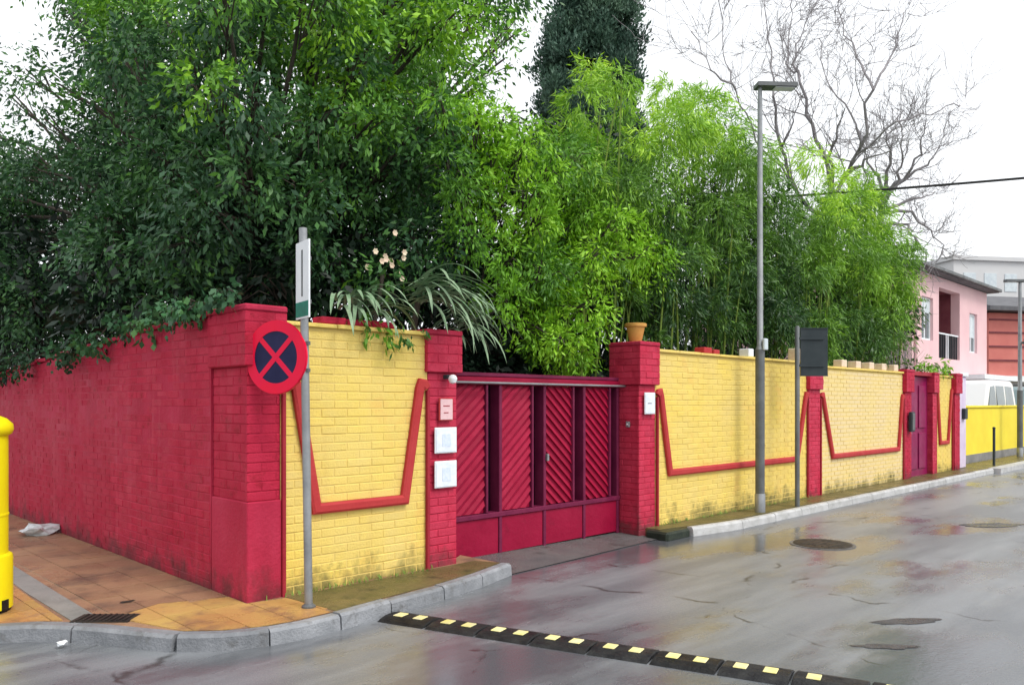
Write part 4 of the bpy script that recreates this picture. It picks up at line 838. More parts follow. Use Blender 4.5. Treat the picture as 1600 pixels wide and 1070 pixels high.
CL_C = [(8.3,6.28,5.8,0.27,0.76,1.0),(10.11,6.96,2.91,0.39,0,1.0),(9.72,6.19,5.47,0.25,0.64,1.0),(13.51,6.8,3.62,0.46,0.03,1.0),(9.79,7.1,4.17,0.37,0.52,1.0),(8.2,6.75,3.96,0.32,0.26,1.0),(13.46,6.85,4.97,0.48,0.43,1.0),(9.16,6.27,4.06,0.29,0.32,1.0),(8.81,6.5,4.3,0.29,0.67,1.0),(8.88,6.88,4.87,0.25,0.51,1.0),(9.53,6.74,3.57,0.28,0.4,1.0),(8.66,7.08,6.3,0.26,1,1.0),(8.79,6.65,5.14,0.24,0.51,1.0),(11.78,6.82,3.13,0.46,0.26,1.0),(8.32,7.12,5.31,0.38,0.7,1.0),(12.68,6.31,4.52,0.44,0.25,1.0),(10.67,7.17,6.58,0.32,0.83,1.0),(8.22,6.46,3.24,0.26,0.04,1.0),(7.52,6.3,5.35,0.3,0.68,1.0),(9.49,6.21,5.53,0.39,0.79,1.0),(11.81,6.53,5.43,0.46,0.5,1.0),(10.33,7.03,5.94,0.41,0.78,1.0),(9.48,7.15,5.94,0.27,0.68,1.0),(11.26,7.05,2.66,0.33,0.04,1.0),(11.23,6.14,3.71,0.34,0.13,1.0),(12.25,6.37,3.11,0.45,0.14,1.0),(12.08,6.58,4.36,0.43,0.42,1.0),(12.1,7.05,6.29,0.46,0.59,1.0),(12.42,6.08,2.81,0.39,0.17,1.0),(8.93,7.03,4.0,0.32,0.53,1.0),(12.19,6.6,3.7,0.45,0.35,1.0),(9.32,7.2,3.92,0.29,0.43,1.0),(9.24,6.11,4.34,0.21,0.52,1.0),(9.51,6.23,3.03,0.32,0.06,1.0),(12.43,6.9,5.06,0.27,0.61,1.0),(8.63,7.11,4.34,0.28,0.39,1.0),(8.19,6.21,4.32,0.36,0.37,1.0),(10.77,6.53,3.07,0.34,0.23,1.0),(9.66,7.04,3.23,0.31,0.01,1.0),(8.53,6.78,4.46,0.27,0.68,1.0),(9.39,6.16,3.61,0.3,0.17,1.0),(13.26,7.01,6.1,0.45,0.71,1.0),(11.96,7.01,4.57,0.33,0.38,1.0),(12.4,6.47,3.69,0.39,0.05,1.0),(11.17,6.19,5.43,0.37,0.49,1.0),(7.72,6.33,4.56,0.34,0.68,1.0),(8.5,6.11,5.06,0.2,0.9,1.0),(12.24,6.63,2.87,0.29,0.02,1.0),(11.43,7.12,2.92,0.41,0,1.0),(11.28,6.71,4.11,0.4,0.45,1.0),(9.33,6.8,2.8,0.3,0.2,1.0),(11.09,6.39,5.7,0.29,0.77,1.0),(9.3,6.41,4.91,0.36,0.58,1.0),(10.18,6.47,3.85,0.34,0.48,1.0),(13.05,6.32,3.07,0.4,0,1.0),(12.29,6.18,3.14,0.42,0,1.0),(10.83,6.33,4.57,0.42,0.47,1.0),(8.21,6.5,5.86,0.21,0.79,1.0),(12.2,7.04,4.0,0.41,0.41,1.0),(11.08,6.99,4.93,0.28,0.5,1.0),(9.33,6.46,3.78,0.37,0.27,1.0),(12.98,6.96,2.72,0.43,0.15,1.0),(9.7,6.76,3.16,0.38,0,1.0),(8.63,6.46,2.99,0.32,0.28,1.0),(11.6,7.01,5.82,0.43,0.84,1.0),(12.81,6.63,4.4,0.42,0.35,1.0),(10.0,6.14,5.64,0.26,0.89,1.0),(13.7,6.97,4.37,0.31,0.43,1.0),(9.98,7.04,3.03,0.38,0.0,1.0),(8.36,7.09,4.81,0.38,0.75,1.0),(9.49,6.93,3.83,0.37,0.28,1.0),(9.25,6.85,3.51,0.3,0.37,1.0),(8.81,6.28,4.57,0.38,0.45,1.0),(9.0,6.33,2.49,0.24,0.16,1.0),(10.64,6.27,3.22,0.25,0,1.0),(11.0,6.99,5.57,0.4,0.76,1.0),(10.34,6.44,6.04,0.35,0.78,1.0),(11.15,6.42,2.83,0.28,0.22,1.0),(9.35,7.26,3.27,0.37,0.15,1.0),(11.27,6.44,5.37,0.27,0.61,1.0),(12.75,6.55,5.26,0.48,0.4,1.0),(11.25,6.84,4.48,0.37,0.21,1.0),(9.08,6.13,3.23,0.23,0.06,1.0),(9.31,6.85,4.86,0.28,0.45,1.0),(9.11,6.52,4.34,0.31,0.61,1.0),(7.73,6.17,3.41,0.28,0.41,1.0),(13.14,6.55,3.78,0.41,0.1,1.0),(7.62,6.38,4.28,0.33,0.52,1.0),(12.28,6.47,3.39,0.27,0,1.0),(10.37,7.05,2.96,0.29,0.24,1.0),(10.53,6.78,5.14,0.26,0.66,1.0),(11.28,6.8,4.89,0.36,0.32,1.0),(9.28,6.86,4.22,0.24,0.24,1.0),(10.22,6.95,5.65,0.31,0.73,1.0),(11.18,6.76,6.45,0.34,0.88,1.0)]
CL_D = [(17.77,6.82,3.86,0.46,0.6,1.0),(16.75,6.83,2.93,0.41,0.16,1.0),(16.04,6.53,5.66,0.37,0.54,1.0),(15.12,6.76,5.41,0.43,0.6,1.0),(17.58,6.76,6.49,0.28,0.72,1.0),(14.09,6.3,2.61,0.39,0.56,1.0),(17.26,6.84,4.09,0.32,0.62,1.0),(14.2,6.16,4.85,0.26,0.5,1.0),(15.36,6.66,4.17,0.25,0.49,1.0),(14.62,6.32,3.25,0.33,0.42,1.0),(18.23,6.66,3.44,0.29,0.35,1.0),(17.26,6.29,2.99,0.47,0.29,1.0),(16.75,6.67,3.62,0.29,0.61,1.0),(18.35,6.24,4.72,0.35,0.44,1.0),(16.43,6.38,3.36,0.35,0.21,1.0),(16.53,6.67,3.34,0.29,0.65,1.0),(14.75,6.86,4.77,0.28,0.57,1.0),(15.75,6.45,4.64,0.4,0.53,1.0),(16.59,6.92,6.24,0.35,1,1.0),(15.88,6.08,4.57,0.32,0.52,1.0),(18.34,6.63,4.11,0.44,0.44,1.0),(17.9,6.65,5.86,0.39,0.86,1.0),(15.11,6.57,2.82,0.38,0.11,1.0),(16.24,6.42,5.66,0.4,0.94,1.0),(15.94,6.79,4.09,0.41,0.47,1.0),(19.3,6.79,3.41,0.46,0.63,1.0),(16.91,6.75,4.67,0.31,0.83,1.0),(18.02,6.66,3.92,0.32,0.53,1.0),(17.66,6.67,5.22,0.42,0.75,1.0),(17.24,6.55,5.99,0.42,0.58,1.0),(14.18,6.39,6.07,0.32,0.97,1.0),(14.68,6.12,5.22,0.32,0.93,1.0),(17.34,6.86,5.55,0.4,0.89,1.0),(15.32,6.35,3.32,0.37,0.26,1.0),(17.66,6.85,4.63,0.49,0.64,1.0),(14.38,6.12,2.94,0.23,0.42,1.0),(16.66,6.38,3.11,0.34,0.25,1.0),(15.6,6.57,2.78,0.44,0.22,1.0),(15.17,6.61,4.63,0.27,0.62,1.0),(18.32,6.2,3.68,0.33,0.28,1.0),(16.05,6.11,4.18,0.4,0.7,1.0),(14.53,6.3,4.29,0.3,0.62,1.0),(16.05,6.55,5.2,0.41,0.48,1.0),(18.24,6.58,5.26,0.41,0.74,1.0),(14.76,6.2,4.83,0.4,0.6,1.0),(14.19,6.52,4.47,0.34,0.56,1.0),(13.32,6.09,3.93,0.37,0.44,1.0),(16.95,6.02,3.51,0.4,0.56,1.0),(16.09,6.12,2.82,0.4,0.25,1.0),(14.59,6.91,4.22,0.39,0.4,1.0),(14.06,6.66,3.67,0.26,0.51,1.0),(16.98,6.2,4.66,0.29,0.56,1.0),(17.72,6.56,4.21,0.3,0.33,1.0),(14.28,6.33,3.01,0.33,0.54,1.0),(18.08,6.08,4.08,0.32,0.75,1.0),(15.5,6.59,5.62,0.32,0.72,1.0),(17.97,6.35,4.24,0.46,0.71,1.0),(16.69,6.67,4.37,0.39,0.52,1.0),(17.37,6.0,4.83,0.43,0.63,1.0),(15.08,6.89,5.05,0.33,0.53,1.0)]
CL_H1 = [(3.4,10.83,3.27,0.37,0.14,1.0),(3.22,7.81,2.77,0.4,0.24,1.0),(3.35,10.09,2.6,0.38,0.24,1.0),(3.39,13.84,2.66,0.61,0.1,1.0),(3.09,15.87,2.77,0.7,0.03,1.0),(3.4,15.14,3.05,0.55,0.18,1.0),(3.01,16.95,3.73,0.68,0.18,1.0),(3.36,8.92,2.98,0.35,0.04,1.0),(3.55,12.73,3.29,0.45,0.02,1.0),(3.57,12.16,2.66,0.49,0.07,1.0),(3.02,14.82,3.08,0.55,0.14,1.0),(3.9,8.1,3.02,0.38,0.18,1.0),(3.0,12.21,3.05,0.49,0.11,1.0),(3.47,13.23,2.87,0.66,0.11,1.0),(3.84,8.54,3.31,0.35,0.18,1.0),(3.3,12.04,3.58,0.53,0.04,1.0),(3.73,8.0,2.75,0.42,0.04,1.0),(3.15,17.67,4.41,0.78,0.16,1.0),(3.37,8.38,3.16,0.39,0.15,1.0),(3.14,12.58,3.62,0.53,0.07,1.0),(3.19,14.84,3.6,0.52,0.24,1.0),(3.24,9.46,3.19,0.38,0.13,1.0),(2.92,14.4,3.89,0.69,0.28,1.0),(4.03,8.22,3.33,0.48,0.13,1.0),(3.36,9.57,2.83,0.49,0.21,1.0),(3.32,15.66,2.54,0.72,0.1,1.0),(3.28,19.28,2.79,0.59,0.14,1.0),(3.85,8.69,3.08,0.37,0.09,1.0),(3.57,7.11,2.68,0.33,0.11,1.0),(3.31,8.88,2.61,0.4,0.26,1.0),(2.89,16.86,3.14,0.74,0.0,1.0),(3.25,10.59,2.96,0.45,0.17,1.0),(3.07,13.56,3.79,0.59,0.03,1.0),(3.33,11.05,3.47,0.41,0.16,1.0),(3.84,8.97,2.85,0.36,0.26,1.0),(3.04,9.24,2.66,0.46,0.2,1.0),(3.12,12.46,2.52,0.54,0.04,1.0),(3.27,17.24,2.8,0.64,0.09,1.0),(3.22,13.64,2.85,0.45,0.15,1.0),(2.94,16.78,3.53,0.72,0.0,1.0)]
CL_H2 = [(4.48,6.98,3.12,0.34,0.16,1.0),(5.03,6.92,3.29,0.32,0.03,1.0),(4.65,8.31,3.24,0.38,0.17,1.0),(6.67,7.51,3.44,0.4,0.11,1.0),(6.11,7.52,3.1,0.34,0.14,1.0),(5.88,7.75,2.99,0.44,0.09,1.0),(4.5,7.89,2.9,0.26,0.23,1.0),(6.55,6.78,3.02,0.39,0.21,1.0),(3.72,7.14,2.77,0.25,0.02,1.0),(4.28,7.02,2.88,0.37,0.13,1.0),(6.45,7.25,2.63,0.33,0.11,1.0),(6.44,6.94,2.5,0.3,0.07,1.0),(5.63,7.35,3.2,0.27,0.11,1.0),(6.2,7.95,2.87,0.3,0.23,1.0),(5.19,7.72,3.05,0.28,0.02,1.0),(3.78,7.11,3.17,0.25,0.11,1.0),(4.93,6.98,2.86,0.26,0.1,1.0),(4.41,7.69,3.32,0.41,0.04,1.0),(6.56,7.17,2.81,0.33,0.05,1.0),(6.18,7.16,2.95,0.42,0.07,1.0),(4.83,8.2,3.26,0.38,0.25,1.0),(6.63,6.86,2.76,0.31,0.05,1.0),(4.55,7.5,2.77,0.29,0.04,1.0),(7.02,7.5,3.51,0.44,0.04,1.0),(5.29,7.25,3.07,0.29,0.22,1.0),(4.5,6.97,2.68,0.32,0.3,1.0),(3.93,7.41,3.05,0.28,0.23,1.0),(6.8,7.56,3.22,0.39,0.29,1.0),(5.96,7.21,2.83,0.34,0.02,1.0),(5.81,6.87,3.17,0.29,0.25,1.0),(3.81,6.98,2.81,0.23,0.09,1.0),(5.71,7.76,2.73,0.4,0.26,1.0),(4.47,7.42,3.28,0.27,0.03,1.0),(4.63,7.33,3.19,0.3,0.25,1.0)]
CL_H3 = [(7.98,7.8,2.48,0.32,0.03,1.0),(7.68,7.56,2.84,0.36,0.15,1.0),(7.19,7.41,3.26,0.29,0.12,1.0),(9.54,7.16,3.3,0.34,0.3,1.0),(8.38,7.73,2.88,0.36,0.15,1.0),(8.6,7.13,2.55,0.39,0.02,1.0),(8.54,7.28,2.77,0.43,0.11,1.0),(9.28,7.03,3.58,0.43,0.21,1.0),(7.71,7.62,3.45,0.37,0.02,1.0),(8.62,7.0,3.39,0.34,0.1,1.0),(8.22,7.91,3.19,0.37,0.27,1.0),(7.81,7.3,3.4,0.35,0.12,1.0),(8.16,7.32,3.13,0.38,0.03,1.0),(10.03,7.81,3.24,0.46,0.02,1.0),(9.7,7.1,3.82,0.45,0.26,1.0),(8.71,7.42,3.51,0.46,0.03,1.0),(8.48,7.15,3.05,0.37,0.04,1.0),(7.73,7.85,3.12,0.4,0.14,1.0),(8.6,7.72,3.62,0.42,0.18,1.0),(10.27,7.52,2.88,0.43,0.06,1.0),(8.18,7.56,2.5,0.43,0.19,1.0),(7.72,7.36,2.63,0.36,0.27,1.0),(9.58,7.54,2.78,0.39,0.23,1.0),(8.34,7.23,2.5,0.34,0.16,1.0),(7.37,7.44,2.72,0.41,0.01,1.0),(8.78,7.3,3.71,0.43,0.26,1.0),(9.42,7.06,3.22,0.34,0.21,1.0),(7.85,7.32,2.89,0.38,0.21,1.0)]
CL_H4 = [(13.21,7.97,4.57,0.44,0.0,1.0),(12.94,7.69,3.07,0.42,0.18,1.0),(10.97,7.8,4.22,0.48,0.22,1.0),(11.47,7.8,4.65,0.39,0.28,1.0),(13.6,7.81,3.47,0.49,0.03,1.0),(11.87,7.67,3.57,0.51,0.03,1.0),(12.31,8.02,4.89,0.45,0.06,1.0),(14.51,7.38,3.21,0.44,0.15,1.0),(14.22,7.17,5.33,0.53,0.17,1.0),(10.29,7.41,4.76,0.43,0.03,1.0),(13.0,7.31,5.19,0.5,0.18,1.0),(12.76,7.43,3.81,0.42,0.3,1.0),(13.95,7.64,2.99,0.47,0.01,1.0),(14.43,7.41,4.06,0.51,0.3,1.0),(13.82,7.29,4.68,0.49,0.13,1.0),(11.57,7.37,4.96,0.48,0.24,1.0),(10.98,7.85,3.24,0.5,0.21,1.0),(12.39,7.59,4.77,0.56,0.11,1.0),(11.67,7.89,2.87,0.56,0.0,1.0),(12.17,7.57,3.75,0.56,0.04,1.0),(10.62,7.42,3.7,0.46,0.14,1.0),(14.34,7.86,3.57,0.51,0.05,1.0),(12.38,7.28,4.87,0.49,0.23,1.0),(11.65,7.73,5.23,0.41,0.17,1.0),(13.96,7.66,4.4,0.52,0.02,1.0),(12.92,7.38,4.45,0.56,0.25,1.0),(13.22,7.17,3.79,0.56,0.18,1.0),(11.0,7.39,3.61,0.39,0.11,1.0),(12.78,8.12,3.41,0.41,0.18,1.0),(14.57,7.14,2.9,0.59,0.1,1.0),(12.9,7.77,4.09,0.47,0.07,1.0),(11.76,7.7,3.96,0.41,0.28,1.0),(14.77,7.78,5.69,0.49,0.18,1.0),(11.37,7.92,4.45,0.42,0.15,1.0)]
CL_H5 = [(17.7,7.14,4.19,0.48,0.24,1.0),(19.66,7.28,3.85,0.43,0.1,1.0),(15.87,7.11,2.9,0.52,0.26,1.0),(17.15,7.6,3.62,0.46,0.2,1.0),(16.96,7.89,3.42,0.56,0.18,1.0),(15.92,7.4,2.94,0.4,0.27,1.0),(16.19,7.11,3.77,0.43,0.18,1.0),(19.58,7.2,5.06,0.44,0.01,1.0),(17.91,7.41,3.34,0.51,0.26,1.0),(16.4,7.59,3.8,0.43,0.03,1.0),(19.89,7.05,4.4,0.49,0.08,1.0),(18.39,7.31,4.86,0.41,0.05,1.0),(18.6,7.31,3.37,0.55,0.1,1.0),(18.22,7.01,4.45,0.44,0.13,1.0),(17.44,7.44,4.21,0.49,0.15,1.0),(16.14,7.43,4.03,0.53,0.01,1.0),(14.9,7.22,3.69,0.34,0.03,1.0),(17.56,7.37,2.92,0.47,0.13,1.0),(16.56,7.65,4.55,0.48,0.19,1.0),(21.06,7.56,3.7,0.64,0.09,1.0),(17.15,7.79,4.96,0.57,0.14,1.0),(18.48,7.22,3.98,0.44,0.19,1.0),(15.88,7.49,4.83,0.39,0.23,1.0),(17.62,7.26,4.57,0.46,0.22,1.0),(19.86,7.43,3.11,0.62,0.02,1.0),(16.06,7.75,4.3,0.41,0.18,1.0),(18.9,7.62,4.34,0.6,0.0,1.0),(15.89,7.6,3.49,0.36,0.26,1.0)]
CL_H6 = [(7.28,7.37,3.35,0.41,0.0,1.0),(7.59,8.09,4.63,0.47,0.18,1.0),(7.08,8.51,4.11,0.35,0.02,1.0),(8.79,7.45,5.37,0.46,0.12,1.0),(8.36,8.33,5.42,0.53,0.03,1.0),(7.67,7.98,5.05,0.38,0.05,1.0),(8.92,8.06,5.61,0.38,0.12,1.0),(7.38,7.69,3.57,0.39,0.01,1.0),(9.49,7.41,3.59,0.42,0.21,1.0),(7.26,8.33,4.34,0.41,0.15,1.0),(7.47,7.91,3.09,0.33,0.05,1.0),(7.62,7.79,4.77,0.37,0.29,1.0),(8.24,8.32,2.61,0.37,0.11,1.0),(6.22,7.31,2.97,0.42,0.08,1.0),(8.18,7.11,4.36,0.36,0.01,1.0),(9.53,7.36,4.11,0.35,0.24,1.0),(9.09,7.66,3.65,0.39,0.14,1.0),(8.74,8.19,4.91,0.53,0.05,1.0),(7.6,8.46,2.84,0.38,0.15,1.0),(8.24,7.45,3.32,0.36,0.08,1.0),(6.31,7.64,2.64,0.35,0.13,1.0),(8.57,8.03,2.73,0.52,0.13,1.0),(7.35,7.95,4.28,0.44,0.01,1.0),(9.07,8.14,2.82,0.51,0.27,1.0),(7.43,7.3,2.98,0.37,0.11,1.0),(8.02,7.27,3.76,0.42,0.16,1.0),(8.42,7.59,4.32,0.37,0.1,1.0),(8.24,7.49,5.04,0.34,0.21,1.0),(9.47,7.56,4.59,0.36,0.13,1.0),(6.45,7.61,3.25,0.34,0.1,1.0),(7.09,8.19,2.64,0.4,0.05,1.0),(9.57,8.01,5.08,0.45,0.25,1.0),(6.77,7.8,3.67,0.43,0.2,1.0),(6.97,7.64,3.79,0.36,0.04,1.0),(7.2,7.63,2.75,0.46,0.04,1.0),(7.23,8.57,4.87,0.37,0.16,1.0),(9.54,7.86,3.12,0.43,0.09,1.0),(8.22,7.78,5.23,0.45,0.13,1.0),(7.9,7.79,3.48,0.47,0.19,1.0),(5.99,7.34,4.67,0.28,0.07,1.0),(8.97,7.06,3.23,0.5,0.07,1.0),(7.29,8.02,4.66,0.33,0.29,1.0),(6.49,8.35,4.6,0.39,0.25,1.0),(7.78,7.64,4.32,0.36,0.18,1.0)]
CL_IVY = [(2.73,8.65,2.29,0.15,0.35,1.0),(2.7,6.8,2.37,0.08,0.14,1.0),(2.7,6.42,2.38,0.07,0.58,1.0),(2.74,13.24,2.25,0.13,0.32,1.0),(2.75,11.41,2.26,0.11,0.16,1.0),(2.79,6.08,2.4,0.08,0.42,1.0),(2.76,13.66,2.05,0.14,0.23,1.0),(2.72,9.34,2.32,0.09,0.55,1.0),(2.78,14.14,2.13,0.2,0.11,1.0),(2.66,6.58,2.35,0.13,0.37,1.0),(2.78,9.73,2.23,0.16,0.31,1.0),(2.67,7.52,2.32,0.13,0.48,1.0),(2.7,9.93,2.24,0.1,0.55,1.0),(2.71,8.91,2.24,0.12,0.52,1.0),(2.69,9.83,2.12,0.09,0.33,1.0),(2.7,13.63,2.22,0.14,0.12,1.0),(2.77,5.92,2.47,0.11,0.16,1.0),(2.81,7.02,2.48,0.13,0.59,1.0),(2.78,6.48,2.46,0.08,0.17,1.0),(2.74,8.19,2.41,0.13,0.35,1.0),(2.79,8.17,2.4,0.15,0.23,1.0),(2.71,12.02,2.22,0.1,0.21,1.0),(2.76,9.63,2.29,0.09,0.16,1.0),(2.69,8.87,2.33,0.09,0.42,1.0),(2.77,6.01,2.45,0.07,0.23,1.0),(2.77,12.77,2.19,0.15,0.16,1.0),(2.69,8.96,2.19,0.08,0.44,1.0),(2.78,11.37,2.13,0.19,0.15,1.0),(2.76,13.3,2.05,0.16,0.26,1.0),(2.77,6.23,2.43,0.09,0.3,1.0),(2.73,7.37,2.35,0.11,0.59,1.0),(2.77,6.44,2.39,0.12,0.49,1.0),(2.74,7.16,2.39,0.11,0.37,1.0),(2.66,6.52,2.39,0.09,0.2,1.0),(2.68,10.04,2.21,0.11,0.22,1.0),(2.78,5.78,2.47,0.11,0.34,1.0),(2.75,12.44,2.1,0.19,0.28,1.0),(2.68,9.46,2.15,0.15,0.16,1.0),(2.69,6.44,2.42,0.09,0.5,1.0),(2.74,6.01,2.49,0.06,0.34,1.0)]
LIMBS1 = [[(17.79,7.62,3.21),(17.82,7.7,4.68),(18.69,8.1,6.2),(18.64,7.93,6.77)],[(18.64,8.08,6.04),(18.53,7.61,6.84),(17.92,6.98,7.3),(17.38,6.5,8.29),(18.11,6.3,9.35),(18.75,6.36,10.35)],[(17.38,6.5,8.29),(17.87,7.05,9.29),(18.48,7.59,10.39),(18.31,7.67,11.84)],[(18.68,7.95,6.63),(17.95,8.01,7.69),(17.56,8.21,8.97),(18.11,8.57,10.14),(18.59,8.5,10.89)],[(17.63,8.24,9.14),(17.64,8.59,9.55),(18.13,8.76,10.36),(18.55,8.83,11.61)],[(18.58,8.05,5.87),(18.5,8.81,6.91),(17.81,8.77,7.61),(17.08,8.62,8.65),(17.72,9.08,10.33),(17.81,9.29,11.82)],[(17.81,8.77,7.61),(17.53,8.35,8.11),(17.49,8.15,8.64)],[(18.36,8.87,7.06),(17.0,9.02,7.7),(16.03,8.98,8.61),(16.03,9.29,9.49),(16.42,9.65,11.28)],[(16.03,8.98,8.61),(15.36,9.21,8.91),(15.36,9.7,9.91)],[(17.92,6.98,7.3),(17.48,7.01,7.91),(17.69,7.67,9.0),(18.35,8.11,10.22)],[(18.05,7.1,7.21),(17.57,6.11,7.56),(18.47,5.51,7.88),(19.14,5.33,8.11)],[(18.53,7.61,6.84),(18.15,7.0,7.07),(18.03,6.34,7.11)],[(18.64,7.93,6.77),(18.05,7.67,7.49),(17.48,7.15,8.08)]]
LIMBS2 = [[(18.65,6.88,3.22),(18.68,6.86,4.68),(19.6,7.14,6.19),(19.58,7.04,6.78)],[(19.64,7.12,6.35),(19.65,6.76,6.89),(19.26,6.56,7.36),(18.65,6.43,7.91)],[(19.64,7.12,6.5),(19.71,6.57,7.02),(19.49,6.25,7.49),(19.17,6.02,8.01)],[(19.61,7.11,6.65),(20.05,6.26,7.2),(20.06,6.1,7.44)],[(19.61,7.11,6.19),(20.08,6.55,6.48),(20.59,6.28,6.68)],[(19.61,7.11,6.19),(19.98,6.59,6.16),(20.26,6.25,5.7),(20.25,5.91,4.98)],[(19.61,7.11,6.65),(19.28,7.28,7.22),(18.93,7.27,7.59)],[(19.58,7.04,6.78),(19.12,6.76,7.38),(18.61,6.75,7.84)],[(19.48,7.09,5.86),(19.79,6.6,5.83),(19.63,6.26,5.16),(19.33,6.03,4.51)]]
def leaves(clumps, per_m2, size, aspect, mt, name, parent, seed, droop=.3, shell=.5, sub=26, jit=.16, upbias=.35, flat=1.0):
    rng = np.random.default_rng(seed); Vs = []; Ts = []; 
    for (cx,cy,cz,r,tint,dens) in clumps:
        n = int(per_m2*r*r*dens)
        if n < 8: n = 8
        ns = max(5, int(sub*(.5+dens*.5)*min(2.2, max(.5, r/.35))))
        dr_ = rng.normal(size=(ns,3)); dr_ /= np.linalg.norm(dr_,axis=1)[:,None]
        sc_ = dr_*(r*(shell+(1-shell)*rng.random((ns,1)))); sc_[:,2] *= .8*flat
        k = rng.integers(0, ns, n); d = dr_[k]
        # spray: leaves strung along a twig pointing outwards and drooping
        tw = d + np.array([0,0,-droop]) + rng.normal(size=(ns,3))[k]*.25; tw /= np.linalg.norm(tw,axis=1)[:,None]
        s = rng.random((n,1)); Lt = r*.55
        pos = sc_[k] + tw*Lt*(s-.3) + rng.normal(size=(n,3))*r*jit*(.4+.6*s)
        pos[:,2] -= droop*Lt*s[:,0]**2
        ax = tw + rng.normal(size=(n,3))*.55 + np.array([0,0,-droop*.8]); ax /= np.linalg.norm(ax,axis=1)[:,None]
        nm = rng.normal(size=(n,3))*.6 + np.array([0,0,upbias]) + d*.35
        wd = np.cross(ax, nm); wd /= (np.linalg.norm(wd,axis=1)[:,None]+1e-9)
        l = size*(.6+.8*rng.random((n,1))); wv = wd*l*aspect*.5; c = pos + np.array([cx,cy,cz])
        nn_ = np.cross(wd, ax)
        Vs.append(np.stack([c, c+ax*l*.45+wv-nn_*l*.04, c+ax*l-nn_*l*.1, c+ax*l*.45-wv-nn_*l*.04], 1))
        tt = np.clip(tint + rng.normal(size=ns)[k]*.09 + rng.normal(size=n)*.07, 0, 1); Ts.append(np.repeat(tt,4))
    V_ = np.concatenate(Vs).reshape(-1,3).astype(np.float32); T_ = np.concatenate(Ts).astype(np.float32); nf = len(V_)//4
    me = bpy.data.meshes.new(name); me.vertices.add(len(V_)); me.vertices.foreach_set('co', V_.ravel())
    me.loops.add(nf*4); me.loops.foreach_set('vertex_index', np.arange(nf*4, dtype=np.int32))
    me.polygons.add(nf); me.polygons.foreach_set('loop_start', np.arange(0,nf*4,4,dtype=np.int32))
    me.polygons.foreach_set('loop_total', np.full(nf,4,dtype=np.int32))
    me.update(calc_edges=True); at = me.attributes.new('tint','FLOAT','POINT'); at.data.foreach_set('value', T_)
    me.materials.append(M[mt]); print(name, nf)
    return link(name, me, parent)
def limbs(parent, base, top, clumps, r0, mt, seed, every=1, name='limb', rt=.012):
    q = random.Random(seed); B_ = Vector(base); T = Vector(top)
    path = [B_.lerp(T, k/5) + Vector((q.gauss(0,.05),q.gauss(0,.05),0))*(k>0) for k in range(6)]
    MB().tube(path, [r0*(1-.09*k) for k in range(6)], 10).build('trunk', mt, parent, smooth=True)
    mb = MB()
    for c in clumps[::every]:
        e = Vector(c[:3]); s = path[q.choice((3,4,5,5))]; L_ = (e-s).length
        mid = s.lerp(e,.45) + Vector((q.gauss(0,.12),q.gauss(0,.12),.12))*L_*.35
        pts = []
        for i in range(8):
            k = i/7; p = s*(1-k)**2 + mid*2*k*(1-k) + e*k*k; pts.append(p + Vector((q.gauss(0,.02),q.gauss(0,.02),q.gauss(0,.02)))*L_*.3*(0<i))
        mb.tube(pts, [max(rt, r0*.32*(1-.85*i/7)*min(1,.4+L_*.2)) for i in range(8)], 5, cap=False)
        for j in range(4):
            d = Vector((q.gauss(0,1),q.gauss(0,1),q.gauss(0,.7))).normalized()*c[3]*.95
            mb.tube([e.lerp(s,.12), e+d*.5, e+d+Vector((0,0,-.05))], [rt*.8,rt*.5,.003], 4, cap=False)
    mb.build(name, mt, parent)

t = thing('broadleaf_tree', (5.0,9.6,.06), 'big dark green evergreen tree leaning over the red side wall', 'tree')
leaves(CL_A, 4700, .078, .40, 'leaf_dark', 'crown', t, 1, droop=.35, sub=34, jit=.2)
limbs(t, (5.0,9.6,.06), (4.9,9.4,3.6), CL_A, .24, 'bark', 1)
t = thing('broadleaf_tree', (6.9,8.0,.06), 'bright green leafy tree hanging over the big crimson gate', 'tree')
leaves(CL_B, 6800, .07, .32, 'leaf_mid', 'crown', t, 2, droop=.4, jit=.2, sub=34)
limbs(t, (6.9,8.0,.06), (6.9,7.6,2.9), CL_B, .13, 'bark', 2)
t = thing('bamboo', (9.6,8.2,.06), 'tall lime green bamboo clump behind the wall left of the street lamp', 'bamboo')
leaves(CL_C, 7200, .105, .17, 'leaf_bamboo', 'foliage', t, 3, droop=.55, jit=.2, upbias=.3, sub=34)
def culms(parent, clumps, bx0, bx1, by0, by1, seed, n):
    q = random.Random(seed); mb = MB()
    for i in range(n):
        c = q.choice(clumps); e = Vector(c[:3]); b = Vector((min(max(e.x+q.gauss(0,.3),bx0),bx1), min(max(e.y+q.gauss(0,.3)+.2,by0),by1), .06))
        mid = b.lerp(e,.55)+Vector((0,0,e.z*.25)); pts = []
        for k_ in range(9):
            k = k_/8; pts.append(b*(1-k)**2+mid*2*k*(1-k)+e*k*k)
        mb.tube(pts, [.022*(1-.8*k_/8)+.003 for k_ in range(9)], 5, cap=False)
    mb.build('culms', 'culm', parent)
culms(t, CL_C, 7.2, 14, 6.4, 9.5, 1, 60)
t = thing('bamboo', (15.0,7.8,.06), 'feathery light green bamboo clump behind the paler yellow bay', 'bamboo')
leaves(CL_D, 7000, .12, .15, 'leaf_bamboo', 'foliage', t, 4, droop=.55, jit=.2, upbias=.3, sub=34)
culms(t, CL_D, 12.5, 19, 6.4, 9.5, 2, 40)
